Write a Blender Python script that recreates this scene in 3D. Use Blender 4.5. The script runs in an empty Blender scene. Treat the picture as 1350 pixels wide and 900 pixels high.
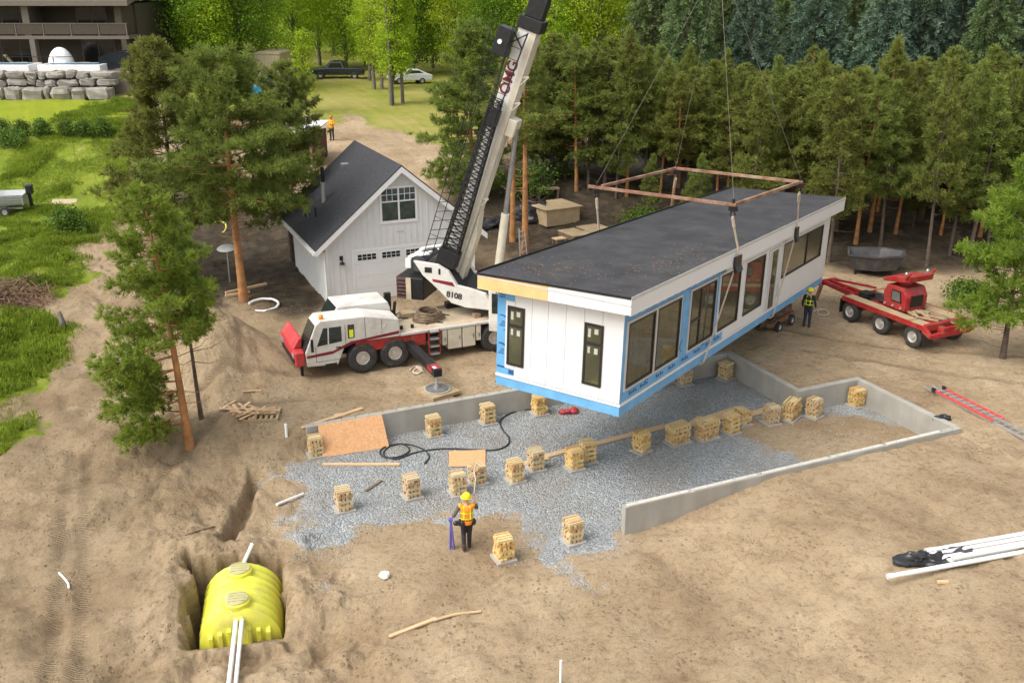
import bpy, math, random
import numpy as np
from mathutils import Vector, Matrix
random.seed(7)
RNG = np.random.default_rng(11)
PI = math.pi
SC = bpy.context.scene
COL = SC.collection

# ------------------------------------------------------------------ camera
FPX, TH, CH = 1293.0, math.radians(20.37), 15.4
def ray(px, py):
    u = (px-675)/FPX; v = -(py-450)/FPX
    return np.array([u, math.cos(TH)+v*math.sin(TH), -math.sin(TH)+v*math.cos(TH)])
CAM0 = np.array([0, 0, CH])
def P(px, py, z=0.0):
    d = ray(px, py); return CAM0+d*((z-CH)/d[2])
def PY(px, py, Y):
    d = ray(px, py); return CAM0+d*(Y/d[1])

# ------------------------------------------------------------------ ground height
A0 = math.radians(24.0)
EU = np.array([math.cos(A0), math.sin(A0)]); EV = np.array([-math.sin(A0), math.cos(A0)])
F1 = np.array([3.23, 25.31])
def UV(x, y):
    dx = np.asarray(x, float)-F1[0]; dy = np.asarray(y, float)-F1[1]
    return dx*EU[0]+dy*EU[1], dx*EV[0]+dy*EV[1]
def XY(u, v):
    return F1[0]+u*EU[0]+v*EV[0], F1[1]+u*EU[1]+v*EV[1]
def ss(a, b, x):
    t = np.clip((np.asarray(x, float)-a)/(b-a), 0, 1); return t*t*(3-2*t)
_lat = np.random.default_rng(5).random((256, 256))
def vnoise(x, y):
    x = np.asarray(x, float); y = np.asarray(y, float)
    xi = np.floor(x).astype(int); yi = np.floor(y).astype(int)
    fx = x-xi; fy = y-yi; fx = fx*fx*(3-2*fx); fy = fy*fy*(3-2*fy)
    a = _lat[xi & 255, yi & 255]; b = _lat[(xi+1) & 255, yi & 255]
    c = _lat[xi & 255, (yi+1) & 255]; d = _lat[(xi+1) & 255, (yi+1) & 255]
    return (a*(1-fx)+b*fx)*(1-fy)+(c*(1-fx)+d*fx)*fy
def fbm(x, y, s, o=4):
    r = 0; a = .5; t = 0
    for i in range(o):
        r = r+a*vnoise(x*s+17.3*i, y*s+9.1*i); t += a; a *= .5; s *= 2.03
    return r/t
MND = P(268, 462, 1.2)[:2]
PITC = P(316, 784, .1)[:2]; PA = math.radians(12)
PE1 = np.array([math.cos(PA), math.sin(PA)]); PE2 = np.array([-math.sin(PA), math.cos(PA)])
TR = [P(336, 600, .5)[:2], P(322, 655, .4)[:2], P(298, 715, .2)[:2]]
def segd(x, y, a, b):
    ax, ay = a; bx, by = b; dx, dy = bx-ax, by-ay
    t = np.clip(((x-ax)*dx+(y-ay)*dy)/(dx*dx+dy*dy), 0, 1)
    return np.hypot(x-ax-t*dx, y-ay-t*dy)
def pitd(x, y):
    a = (x-PITC[0])*PE1[0]+(y-PITC[1])*PE1[1]; b = (x-PITC[0])*PE2[0]+(y-PITC[1])*PE2[1]
    wob = .16*(vnoise(x*2.3, y*2.3)-.5)+.12*(vnoise(x*6, y*6)-.5)
    return np.maximum(np.maximum(-a-1.28, a-1.10), np.maximum(b-1.60, -b-1.85))+wob*2.0
RUTS = [[P(58,900)[:2], P(78,750,.2)[:2], P(95,610,.3)[:2]], [P(96,900)[:2], P(108,750,.2)[:2], P(118,610,.3)[:2]],
        [P(1350,470,.8)[:2], P(1150,455,.8)[:2], P(1000,430,.8)[:2], P(880,400,.8)[:2]], [P(1350,505,.8)[:2], P(1180,480,.8)[:2], P(1060,462,.8)[:2]],
        [P(385,500,.8)[:2], P(300,505,.8)[:2], P(200,560,.8)[:2], P(140,640,.5)[:2]], [P(400,525,.8)[:2], P(310,535,.8)[:2], P(225,600,.7)[:2], P(165,700,.4)[:2]]]
def ruts(x, y):
    r = np.zeros(np.shape(x))
    for L in RUTS:
        for a, b in zip(L[:-1], L[1:]): r = np.maximum(r, np.exp(-(segd(x, y, a, b)/.21)**4))
    return r*(.45+.55*vnoise(np.asarray(x)*.7, np.asarray(y)*.7))
def zg(x, y):
    x = np.asarray(x, float); y = np.asarray(y, float)
    u, v = UV(x, y)
    d = np.minimum(np.maximum(v-9.125, u-10.325), np.maximum(v-4.725, u-13.185))
    w = .06+1.6*ss(-7.3, -9.2, u)
    hi = ss(0, 1, (d+w)/(2*w))
    hl = .75*ss(-8.2, -12.5, u)*ss(.5, 6, v)
    hf = .93*ss(.2, 6.0, u)*ss(0, 1, (-.125-v+.06)/.12)
    dist = ss(-7.5, -9.5, u)                       # churned ground left of the pad
    z = .8*np.maximum(np.maximum(hi, hf), hl)
    z = z+3.2*ss(51, 72, y+.05*x)+.9*ss(72, 92, y)+1.6*ss(95, 200, y)
    z = z+1.2*ss(-13, -24, x)*ss(33, 47, y)*(1-ss(52, 70, y))+1.55*ss(-22, -32, x)*ss(58, 76, y)
    mx = (x-MND[0])*.8+(y-MND[1])*-.6; my = (x-MND[0])*.6+(y-MND[1])*.8
    mm = np.exp(-((mx/3.3)**2+(my/2.3)**2)**1.35)
    z = z+2.0*mm*(.75+.6*fbm(x, y, .9))
    loose = np.maximum(dist*(1-ss(40, 55, y)), ss(-1.0, -3.5, v)*.28*(1-ss(45, 55, y)))
    inside = 1-hi
    pad = inside*ss(-8, -7, u)*ss(-.5, .3, v)
    z = z+(fbm(x, y, .35, 3)-.5)*(.45*loose+.12*(1-pad)+.04)
    z = z+(fbm(x, y, 1.3, 5)-.5)*(.27*loose+.12*(1-pad)+.03)
    fp = vnoise(x*2.1+5, y*2.1); z = z-.06*ss(.62, .78, fp)*(1-pad)
    # ruts of the tracked digger on the far left
    z = z-.07*ruts(x, y)
    # narrow trench
    td = np.minimum(segd(x, y, TR[0], TR[1]), segd(x, y, TR[1], TR[2]))
    z = z-.55*(1-ss(.06, .30, td+.14*(vnoise(x*3, y*3)-.5)))*ss(0, .8, np.hypot(x-TR[0][0], y-TR[0][1]))
    pd = pitd(x, y)
    bq = (x-PITC[0])*PE2[0]+(y-PITC[1])*PE2[1]; fr_ = ss(-.5, -1.5, bq)*np.exp(-(np.maximum(pd, 0)/2.2)**2)
    rim = .22*np.exp(-((pd-.5)/.45)**2)*(1-fr_)-.62*fr_*ss(0, .5, np.abs(bq))
    z = z+rim*(.4+vnoise(x*1.7, y*1.7))
    k = ss(.12, -.14, pd)
    flo = -1.75+.15*vnoise(x*2, y*2)+(1.0+.5*ss(-1.1, -1.9, bq))*ss(-.75, -1.1, bq)
    z = z*(1-k)+k*flo
    return z
def Z(x, y): return float(zg(np.array([x]), np.array([y]))[0])
def G(px, py):
    d = ray(px, py); t0 = 12.0; ts = np.linspace(12, 260, 1500)
    pts = CAM0[None]+ts[:, None]*d[None]
    below = pts[:, 2] < zg(pts[:, 0], pts[:, 1])
    i = int(np.argmax(below)); i = max(i, 1)
    a, b = ts[i-1], ts[i]
    for _ in range(18):
        m = .5*(a+b); p = CAM0+m*d
        if p[2] < Z(p[0], p[1]): b = m
        else: a = m
    return CAM0+.5*(a+b)*d

# ------------------------------------------------------------------ mesh helpers
class MB:
    def __init__(s): s.v = []; s.f = []; s.mi = []
    def add(s, vs, fs, mi=0):
        o = len(s.v); s.v += [tuple(map(float, p)) for p in vs]
        s.f += [tuple(i+o for i in f) for f in fs]; s.mi += [mi]*len(fs); return s
    def box(s, x0, x1, y0, y1, z0, z1, mi=0, T=None):
        vs = [(x0,y0,z0),(x1,y0,z0),(x1,y1,z0),(x0,y1,z0),(x0,y0,z1),(x1,y0,z1),(x1,y1,z1),(x0,y1,z1)]
        if T is not None: vs = [T @ Vector(p) for p in vs]
        return s.add(vs, [(0,3,2,1),(4,5,6,7),(0,1,5,4),(1,2,6,5),(2,3,7,6),(3,0,4,7)], mi)
    def bar(s, p, q, w, h, up=(0,0,1), mi=0):
        p = Vector(p); q = Vector(q); d = (q-p).normalized(); up = Vector(up)
        if abs(d.dot(up)) > .98: up = Vector((1,0,0))
        a = d.cross(up).normalized()*w/2; b = a.cross(d).normalized()*h/2
        vs = [p-a-b,p+a-b,p+a+b,p-a+b,q-a-b,q+a-b,q+a+b,q-a+b]
        return s.add(vs, [(0,1,2,3),(4,7,6,5),(0,4,5,1),(1,5,6,2),(2,6,7,3),(3,7,4,0)], mi)
    def tube(s, pts, r, n=6, mi=0, cap=True):
        pts = [Vector(p) for p in pts]; m = len(pts)
        rs = r if isinstance(r, (list, tuple)) else [r]*m
        vs = []; up = Vector((.13,.21,.97)).normalized()
        for i, p in enumerate(pts):
            d = (pts[min(i+1,m-1)]-pts[max(i-1,0)]).normalized()
            if abs(d.dot(up)) > .95: up = Vector((1,.1,0)).normalized()
            a = d.cross(up).normalized(); b = a.cross(d).normalized()
            for k in range(n):
                t = 2*PI*k/n; vs.append(p+(a*math.cos(t)+b*math.sin(t))*rs[i])
        fs = [(i*n+k, i*n+(k+1)%n, (i+1)*n+(k+1)%n, (i+1)*n+k) for i in range(m-1) for k in range(n)]
        if cap: fs += [tuple(range(n-1,-1,-1)), tuple(range((m-1)*n, m*n))]
        return s.add(vs, fs, mi)
    def cyl(s, p, q, r, n=16, r2=None, mi=0): return s.tube([p, q], [r, r if r2 is None else r2], n, mi)
    def lathe(s, prof, n=20, T=None, mi=0, cap=True):
        vs = []
        for (r, z) in prof:
            for k in range(n):
                p = Vector((r*math.cos(2*PI*k/n), r*math.sin(2*PI*k/n), z)); vs.append(T @ p if T else p)
        m = len(prof)
        fs = [(i*n+k, i*n+(k+1)%n, (i+1)*n+(k+1)%n, (i+1)*n+k) for i in range(m-1) for k in range(n)]
        if cap: fs += [tuple(range(n-1,-1,-1)), tuple(range((m-1)*n, m*n))]
        return s.add(vs, fs, mi)
    def prism(s, poly, t0, t1, ax='y', mi=0):
        f = {'y': lambda a,b,t:(a,t,b), 'x': lambda a,b,t:(t,a,b), 'z': lambda a,b,t:(a,b,t)}[ax]
        n = len(poly)
        vs = [f(a,b,t0) for a,b in poly]+[f(a,b,t1) for a,b in poly]
        return s.add(vs, [tuple(range(n)), tuple(range(2*n-1,n-1,-1))]+[(i,i+n,(i+1)%n+n,(i+1)%n) for i in range(n)], mi)
    def ell(s, c, r, n=12, m=8, mi=0, T=None):
        vs = []; fs = []
        for i in range(m+1):
            t = PI*i/m
            for k in range(n):
                q = 2*PI*k/n; p = Vector((c[0]+r[0]*math.sin(t)*math.cos(q), c[1]+r[1]*math.sin(t)*math.sin(q), c[2]+r[2]*math.cos(t)))
                vs.append(T @ p if T else p)
        fs = [(i*n+k, (i+1)*n+k, (i+1)*n+(k+1)%n, i*n+(k+1)%n) for i in range(m) for k in range(n)]
        return s.add(vs, fs, mi)
    def build(s, name, mats, parent=None, smooth=None, bevel=0):
        me = bpy.data.meshes.new(name); me.from_pydata(s.v, [], s.f)
        mats = mats if isinstance(mats, (list, tuple)) else [mats]
        for m in mats: me.materials.append(m)
        if len(mats) > 1: me.polygons.foreach_set('material_index', s.mi)
        import bmesh
        bm = bmesh.new(); bm.from_mesh(me); bmesh.ops.remove_doubles(bm, verts=bm.verts, dist=1e-6)
        bmesh.ops.recalc_face_normals(bm, faces=bm.faces); bm.to_mesh(me); bm.free()
        if smooth:
            me.polygons.foreach_set('use_smooth', [True]*len(me.polygons)); me.set_sharp_from_angle(angle=math.radians(smooth))
        o = bpy.data.objects.new(name, me); COL.objects.link(o)
        if parent: o.parent = parent
        if bevel:
            b = o.modifiers.new('bevel', 'BEVEL'); b.width = bevel; b.segments = 2; b.limit_method = 'ANGLE'; b.angle_limit = math.radians(40)
        return o
def np_mesh(name, V, F, mats, parent=None, attrs=None, smooth=False):
    me = bpy.data.meshes.new(name); V = np.asarray(V, np.float32); F = np.asarray(F, np.int32)
    k = F.shape[1]; n = len(F)
    me.vertices.add(len(V)); me.vertices.foreach_set('co', V.ravel())
    me.loops.add(n*k); me.loops.foreach_set('vertex_index', F.ravel())
    me.polygons.add(n); me.polygons.foreach_set('loop_start', np.arange(0, n*k, k, dtype=np.int32))
    me.polygons.foreach_set('loop_total', np.full(n, k, np.int32))
    if smooth: me.polygons.foreach_set('use_smooth', np.ones(n, bool))
    for m in (mats if isinstance(mats, (list, tuple)) else [mats]): me.materials.append(m)
    me.update(calc_edges=True)
    for a, val in (attrs or {}).items():
        at = me.attributes.new(a, 'FLOAT', 'POINT'); at.data.foreach_set('value', np.asarray(val, np.float32))
    o = bpy.data.objects.new(name, me); COL.objects.link(o)
    if parent: o.parent = parent
    return o
def tag(o, label=None, cat=None, group=None, kind=None):
    if label: o['label'] = label
    if cat: o['category'] = cat
    if group: o['group'] = group
    if kind: o['kind'] = kind
    return o
def thing(name, label, cat, loc=(0,0,0), rz=0.0, group=None):
    o = bpy.data.objects.new(name, None); COL.objects.link(o); o.location = tuple(map(float, loc))
    o.rotation_euler = (0, 0, rz); o.empty_display_size = .2
    return tag(o, label, cat, group)
def kids(o): return [c for c in list(o.children)]
def dup(root, loc, rz=0.0, sc=None, label=None, group=None):
    r = root.copy(); COL.objects.link(r); r.location = tuple(map(float, loc)); r.rotation_euler = (0, 0, rz)
    if sc is not None: r.scale = sc if isinstance(sc, tuple) else (sc, sc, sc)
    if label: r['label'] = label
    if group: r['group'] = group
    for ch in kids(root):
        c = ch.copy(); COL.objects.link(c); c.parent = r
        for g in kids(ch):
            d = g.copy(); COL.objects.link(d); d.parent = c
    return r
def text_mesh(txt, size, mat, parent, M, name='lettering', ext=.006, shear=0):
    cu = bpy.data.curves.new(name, 'FONT'); cu.body = txt; cu.size = size; cu.extrude = ext; cu.align_x = 'CENTER'; cu.align_y = 'CENTER'; cu.shear = shear
    cu.offset = size*.02
    t = bpy.data.objects.new(name, cu); COL.objects.link(t)
    dg = bpy.context.evaluated_depsgraph_get(); me = bpy.data.meshes.new_from_object(t.evaluated_get(dg))
    bpy.data.objects.remove(t); bpy.data.curves.remove(cu)
    me.materials.clear(); me.materials.append(mat); me.transform(M)
    o = bpy.data.objects.new(name, me); COL.objects.link(o); o.parent = parent; return o

# ------------------------------------------------------------------ materials
def NT(name):
    m = bpy.data.materials.new(name); m.use_nodes = True; nt = m.node_tree
    return m, nt, nt.nodes['Principled BSDF']
def lnk(nt, a, b): nt.links.new(a, b)
def mat(name, c, rough=.6, metal=0.0, var=.12, scale=4.0, bump=0.0, bscale=30.0, spec=.5, coat=0.0, dirt=None, dscale=1.3, damt=.5):
    m, nt, b = NT(name); N = nt.nodes
    tc = N.new('ShaderNodeTexCoord'); no = N.new('ShaderNodeTexNoise'); no.inputs['Scale'].default_value = scale; no.inputs['Detail'].default_value = 6
    lnk(nt, tc.outputs['Object'], no.inputs['Vector'])
    cr = N.new('ShaderNodeValToRGB'); e = cr.color_ramp.elements
    e[0].position = .3; e[1].position = .7
    e[0].color = tuple(max(0, x*(1-var)) for x in c)+(1,); e[1].color = tuple(min(1, x*(1+var)) for x in c)+(1,)
    lnk(nt, no.outputs['Fac'], cr.inputs['Fac']); out = cr.outputs['Color']
    if dirt:
        n2 = N.new('ShaderNodeTexNoise'); n2.inputs['Scale'].default_value = dscale; n2.inputs['Detail'].default_value = 8; n2.inputs['Roughness'].default_value = .7
        lnk(nt, tc.outputs['Object'], n2.inputs['Vector'])
        mr = N.new('ShaderNodeMapRange'); mr.inputs['From Min'].default_value = .48; mr.inputs['From Max'].default_value = .72; mr.inputs['To Max'].default_value = damt
        lnk(nt, n2.outputs['Fac'], mr.inputs['Value'])
        mx = N.new('ShaderNodeMixRGB'); lnk(nt, mr.outputs[0], mx.inputs['Fac']); lnk(nt, out, mx.inputs['Color1']); mx.inputs['Color2'].default_value = dirt+(1,)
        out = mx.outputs['Color']
    lnk(nt, out, b.inputs['Base Color'])
    b.inputs['Roughness'].default_value = rough; b.inputs['Metallic'].default_value = metal
    b.inputs['Specular IOR Level'].default_value = spec; b.inputs['Coat Weight'].default_value = coat
    if bump:
        n3 = N.new('ShaderNodeTexNoise'); n3.inputs['Scale'].default_value = bscale; n3.inputs['Detail'].default_value = 5
        lnk(nt, tc.outputs['Object'], n3.inputs['Vector']); bp = N.new('ShaderNodeBump'); bp.inputs['Strength'].default_value = bump; bp.inputs['Distance'].default_value = .02
        lnk(nt, n3.outputs['Fac'], bp.inputs['Height']); lnk(nt, bp.outputs[0], b.inputs['Normal'])
    return m
def streak(m, axis_scale, amt=.25, dark=(.5,.5,.5)):
    """multiply the base colour by stretched noise: rain streaks, wood grain"""
    nt = m.node_tree; b = nt.nodes['Principled BSDF']; N = nt.nodes
    src = b.inputs['Base Color'].links[0].from_socket
    tc = N.new('ShaderNodeTexCoord'); mp = N.new('ShaderNodeMapping'); mp.inputs['Scale'].default_value = axis_scale
    no = N.new('ShaderNodeTexNoise'); no.inputs['Scale'].default_value = 1; no.inputs['Detail'].default_value = 6
    lnk(nt, tc.outputs['Object'], mp.inputs['Vector']); lnk(nt, mp.outputs[0], no.inputs['Vector'])
    mr = N.new('ShaderNodeMapRange'); mr.inputs['From Min'].default_value = .4; mr.inputs['From Max'].default_value = .7; mr.inputs['To Max'].default_value = amt
    lnk(nt, no.outputs['Fac'], mr.inputs['Value'])
    mx = N.new('ShaderNodeMixRGB'); mx.blend_type = 'MULTIPLY'; lnk(nt, mr.outputs[0], mx.inputs['Fac']); lnk(nt, src, mx.inputs['Color1']); mx.inputs['Color2'].default_value = dark+(1,)
    lnk(nt, mx.outputs['Color'], b.inputs['Base Color']); return m
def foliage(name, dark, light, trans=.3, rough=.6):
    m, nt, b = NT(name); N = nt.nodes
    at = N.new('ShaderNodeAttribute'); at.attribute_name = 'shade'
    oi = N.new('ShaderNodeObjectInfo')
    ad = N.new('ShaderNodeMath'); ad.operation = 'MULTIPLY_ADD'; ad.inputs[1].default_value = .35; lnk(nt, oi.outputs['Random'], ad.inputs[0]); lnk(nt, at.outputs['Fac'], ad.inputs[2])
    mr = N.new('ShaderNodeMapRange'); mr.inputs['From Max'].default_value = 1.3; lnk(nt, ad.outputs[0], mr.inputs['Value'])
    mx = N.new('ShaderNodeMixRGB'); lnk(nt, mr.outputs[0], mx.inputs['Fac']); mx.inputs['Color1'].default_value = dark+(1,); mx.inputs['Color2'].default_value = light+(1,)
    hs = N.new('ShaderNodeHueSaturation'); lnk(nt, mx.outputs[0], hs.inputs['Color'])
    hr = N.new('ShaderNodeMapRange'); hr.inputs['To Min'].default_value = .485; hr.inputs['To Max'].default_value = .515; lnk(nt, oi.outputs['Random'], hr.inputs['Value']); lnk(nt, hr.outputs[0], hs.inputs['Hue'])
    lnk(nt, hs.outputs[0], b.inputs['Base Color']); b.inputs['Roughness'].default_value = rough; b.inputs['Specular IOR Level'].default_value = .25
    tr = N.new('ShaderNodeBsdfTranslucent'); lnk(nt, hs.outputs[0], tr.inputs['Color'])
    ms = N.new('ShaderNodeMixShader'); ms.inputs[0].default_value = trans
    lnk(nt, b.outputs[0], ms.inputs[1]); lnk(nt, tr.outputs[0], ms.inputs[2]); lnk(nt, ms.outputs[0], N['Material Output'].inputs['Surface'])
    return m

SOIL = (.30,.215,.135)
M = {}
M['white_paint'] = mat('white_paint', (.74,.74,.71), .45, var=.03, dirt=(.5,.45,.38), dscale=.8, damt=.25)
M['siding'] = streak(mat('siding', (.69,.69,.675), .5, var=.02, scale=2), (3,3,.3), .10, (.8,.78,.72))
M['fascia'] = mat('fascia', (.71,.71,.70), .45, var=.02)
M['wrap'] = streak(mat('house_wrap', (.125,.36,.63), .42, var=.16, scale=2.2, bump=.6, bscale=5), (4,4,.8), .35, (.72,.80,.90))
M['wrap_ink'] = mat('wrap_ink', (.025,.075,.19), .5, var=.05)
M['rim'] = streak(mat('rim_membrane', (.14,.37,.62), .4, var=.12, scale=2, bump=.5, bscale=4), (3,3,.5), .3, (.75,.80,.86))
M['frame_black'] = mat('black_frame', (.018,.016,.014), .4, var=.1)
M['trim_grey'] = mat('window_buck', (.52,.51,.48), .55, var=.06)
M['raw_wood'] = streak(mat('raw_fascia_board', (.70,.46,.20), .6, var=.08, scale=2), (.6,18,18), .25, (.7,.55,.4))
M['shingle'] = mat('roof_felt', (.031,.031,.034), .85, var=.35, scale=1.2, bump=.3, bscale=60, dirt=(.075,.07,.065), dscale=.7, damt=.6)
M['gar_shingle'] = mat('garage_shingle', (.034,.035,.04), .85, var=.4, scale=9, bump=.4, bscale=25)
M['gar_wall'] = streak(mat('board_batten', (.66,.665,.655), .55, var=.03), (5,5,.2), .12, (.75,.74,.7))
M['gar_trim'] = mat('garage_trim', (.74,.74,.72), .5, var=.03)
M['gar_door'] = mat('garage_door', (.70,.71,.70), .45, var=.03)
M['black_metal'] = mat('black_metal', (.017,.017,.018), .45, metal=.3, var=.3, scale=6)
M['grey_metal'] = mat('grey_metal', (.32,.32,.31), .4, metal=.7, var=.15)
M['galv'] = mat('galvanised', (.50,.51,.52), .35, metal=.6, var=.1)
M['rust'] = mat('rusty_beam', (.23,.115,.065), .75, metal=.1, var=.4, scale=3, bump=.2, dirt=(.44,.36,.28), dscale=1.0, damt=.75)
M['crane_white'] = mat('crane_white', (.62,.60,.55), .45, var=.06, coat=.1, dirt=(.34,.28,.21), dscale=1.2, damt=.65)
M['crane_cream'] = mat('boom_cream', (.62,.57,.45), .45, var=.06, dirt=(.35,.29,.2), dscale=.9, damt=.45)
M['boom_white'] = mat('boom_white', (.74,.73,.70), .4, var=.04, dirt=(.4,.36,.3), dscale=.8, damt=.3)
M['crane_red'] = mat('crane_red', (.36,.018,.018), .5, var=.2, coat=.1, dirt=(.24,.15,.10), dscale=1.6, damt=.6)
M['weight_brown'] = mat('weight_brown', (.11,.055,.045), .6, var=.3)
M['maroon'] = mat('maroon_stripe', (.19,.012,.02), .45, var=.1)
M['red_cover'] = mat('red_hood', (.46,.035,.04), .5, var=.12, dirt=(.30,.17,.12), dscale=1.5, damt=.4)
M['tyre'] = mat('tyre', (.035,.034,.033), .85, var=.25, scale=8, dirt=(.16,.125,.09), dscale=3, damt=.55)
M['rim_metal'] = mat('wheel_rim', (.62,.60,.56), .35, metal=.5, var=.1, dirt=(.3,.25,.18), dscale=4, damt=.5)
M['glass'] = mat('tinted_glass', (.022,.028,.026), .05, var=.3, spec=.6)
M['house_glass'] = mat('house_glass', (.075,.074,.042), .05, var=.4, scale=.8, spec=.55, dirt=(.035,.033,.022), dscale=.55, damt=.9)
M['clear_glass'] = mat('garage_glass', (.05,.065,.055), .05, var=.5, scale=3, spec=.6)
M['deck_dusty'] = mat('dusty_deck', (.46,.38,.27), .8, var=.15, scale=2, dirt=(.33,.24,.15), dscale=.8, damt=.8)
M['concrete'] = streak(mat('concrete', (.36,.345,.305), .85, var=.10, scale=1.4, bump=.15, bscale=12, dirt=(.30,.26,.20), dscale=.6, damt=.5), (2.2,2.2,.25), .3, (.6,.57,.5))
M['concrete_top'] = mat('concrete_edge', (.50,.48,.42), .85, var=.08)
M['pad_block'] = mat('paver', (.36,.34,.31), .9, var=.1)
def crib_mat():
    m, nt, b = NT('crib_lumber'); N = nt.nodes
    g = N.new('ShaderNodeNewGeometry'); oi = N.new('ShaderNodeObjectInfo')
    cr = N.new('ShaderNodeValToRGB'); e = cr.color_ramp.elements
    e[0].color = (.74,.52,.24,1); e[1].color = (.62,.34,.14,1); x = e.new(.4); x.color = (.82,.64,.35,1); x = e.new(.75); x.color = (.78,.60,.34,1)
    lnk(nt, g.outputs['Random Per Island'], cr.inputs['Fac'])
    oh = N.new('ShaderNodeHueSaturation'); oh.inputs['Hue'].default_value = .5
    o1 = N.new('ShaderNodeMapRange'); o1.inputs['To Min'].default_value = .9; o1.inputs['To Max'].default_value = 1.2; lnk(nt, oi.outputs['Random'], o1.inputs['Value']); lnk(nt, o1.outputs[0], oh.inputs['Saturation'])
    o2 = N.new('ShaderNodeMapRange'); o2.inputs['To Min'].default_value = .88; o2.inputs['To Max'].default_value = 1.08; lnk(nt, oi.outputs['Random'], o2.inputs['Value']); lnk(nt, o2.outputs[0], oh.inputs['Value']); lnk(nt, cr.outputs[0], oh.inputs['Color'])
    mx = N.new('ShaderNodeMixRGB'); mx.blend_type = 'MULTIPLY'; mx.inputs['Fac'].default_value = .5; lnk(nt, oh.outputs[0], mx.inputs['Color1'])
    tc = N.new('ShaderNodeTexCoord'); no = N.new('ShaderNodeTexNoise'); no.inputs['Scale'].default_value = 12; no.inputs['Detail'].default_value = 5; lnk(nt, tc.outputs['Object'], no.inputs['Vector']); lnk(nt, no.outputs['Color'], mx.inputs['Color2'])
    lnk(nt, mx.outputs[0], b.inputs['Base Color']); b.inputs['Roughness'].default_value = .75
    return m
M['crib'] = crib_mat()
M['osb'] = mat('plywood_sheet', (.64,.345,.16), .75, var=.14, scale=14, dirt=(.42,.22,.10), dscale=6, damt=.5)
M['plank'] = streak(mat('plank', (.60,.42,.24), .75, var=.1, scale=3), (1.2,20,20), .4, (.65,.5,.38))
M['old_ply'] = streak(mat('weathered_ply', (.40,.30,.175), .8, var=.15, scale=2), (1,6,6), .3, (.6,.5,.4))
M['old_wood'] = mat('old_wood', (.17,.12,.075), .85, var=.3, scale=5)
M['pvc'] = mat('pvc', (.80,.80,.77), .35, var=.03)
M['black_plastic'] = mat('black_plastic', (.02,.02,.022), .35, var=.3, bump=.4, bscale=7)
M['hose'] = mat('rubber_hose', (.022,.024,.026), .6, var=.2)
M['tank_yellow'] = mat('tank_yellow', (.66,.65,.06), .55, var=.08, dirt=(.46,.39,.17), dscale=1.3, damt=.75)
M['tank_lid'] = mat('tank_lid', (.45,.42,.20), .7, var=.12, dirt=(.33,.27,.17), dscale=3, damt=.6)
M['ladder_red'] = mat('ladder_red', (.60,.075,.065), .5, var=.1)
M['strap'] = mat('sling_strap', (.56,.47,.36), .8, var=.1)
M['wire'] = mat('wire_rope', (.10,.10,.10), .5, metal=.6, var=.2)
M['skin'] = mat('skin', (.50,.29,.20), .55, var=.06)
M['hivis_orange'] = mat('hivis_orange', (.88,.30,.02), .7, var=.08, scale=12)
M['hivis_yellow'] = mat('hivis_yellow', (.72,.80,.03), .7, var=.05)
M['vest_black'] = mat('dark_vest', (.018,.024,.022), .8, var=.2)
M['trousers'] = mat('dark_trousers', (.022,.020,.024), .85, var=.2)
M['jeans'] = mat('navy_jeans', (.022,.035,.055), .85, var=.2)
M['boots'] = mat('boots', (.05,.033,.022), .8, var=.2)
M['helmet'] = mat('yellow_helmet', (.82,.70,.01), .35, var=.03)
M['helmet_o'] = mat('orange_helmet', (.65,.16,.03), .35, var=.03)
M['shirt'] = mat('grey_shirt', (.10,.085,.075), .85, var=.15)
M['purple'] = mat('purple_paint', (.13,.12,.42), .5, var=.1)
M['bark_pine'] = mat('pine_bark', (.40,.185,.065), .9, var=.35, scale=3, bump=.5, bscale=14, dirt=(.10,.075,.055), dscale=1.1, damt=.8)
M['bark_dark'] = mat('dark_bark', (.105,.075,.055), .9, var=.35, scale=4, bump=.4)
M['bark_grey'] = mat('grey_bark', (.16,.14,.115), .9, var=.25, scale=4, bump=.3)
M['pine'] = foliage('pine_needles', (.082,.105,.020), (.30,.345,.075), .44)
M['pine_big'] = foliage('bushy_pine_needles', (.080,.108,.018), (.28,.335,.068), .42)
M['pine_light'] = foliage('young_pine_needles', (.10,.165,.018), (.33,.44,.065), .45)
M['pine_bright'] = foliage('fresh_pine_needles', (.10,.18,.018), (.33,.48,.065), .45)
M['spruce'] = foliage('spruce_needles', (.055,.10,.065), (.24,.34,.225), .30)
M['spruce_green'] = foliage('green_spruce_needles', (.06,.095,.035), (.25,.33,.13), .32)
M['leaf'] = foliage('spring_leaves', (.17,.28,.012), (.48,.60,.04), .5)
M['leaf_dark'] = foliage('summer_leaves', (.07,.16,.012), (.25,.42,.03), .42)
M['leaf_red'] = foliage('red_leaves', (.10,.02,.01), (.32,.08,.02), .3)
M['shrub'] = foliage('shrub_leaves', (.05,.095,.012), (.15,.23,.03), .3)
M['grass'] = foliage('grass_blades', (.13,.185,.014), (.28,.35,.035), .4)
M['stone'] = mat('boulder', (.27,.25,.215), .9, var=.25, scale=1.5, bump=.5, bscale=5, dirt=(.20,.18,.14), dscale=1.0, damt=.8)
M['hill_wall'] = mat('brown_stucco', (.075,.057,.04), .85, var=.12)
M['hill_trim'] = mat('taupe_trim', (.155,.128,.098), .7, var=.08)
M['hill_dark'] = mat('dark_window', (.012,.013,.012), .12, var=.4, scale=.6, spec=.5)
M['tarp_blue'] = mat('blue_tarp', (.03,.22,.34), .5, var=.3, scale=2, bump=.3, bscale=4)
M['pool_blue'] = mat('pool_cover', (.02,.13,.25), .35, var=.15)
M['tan'] = mat('tan_box', (.42,.35,.21), .7, var=.08)
M['car_dark'] = mat('dark_car_paint', (.016,.022,.030), .25, var=.1, coat=.6)
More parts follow.
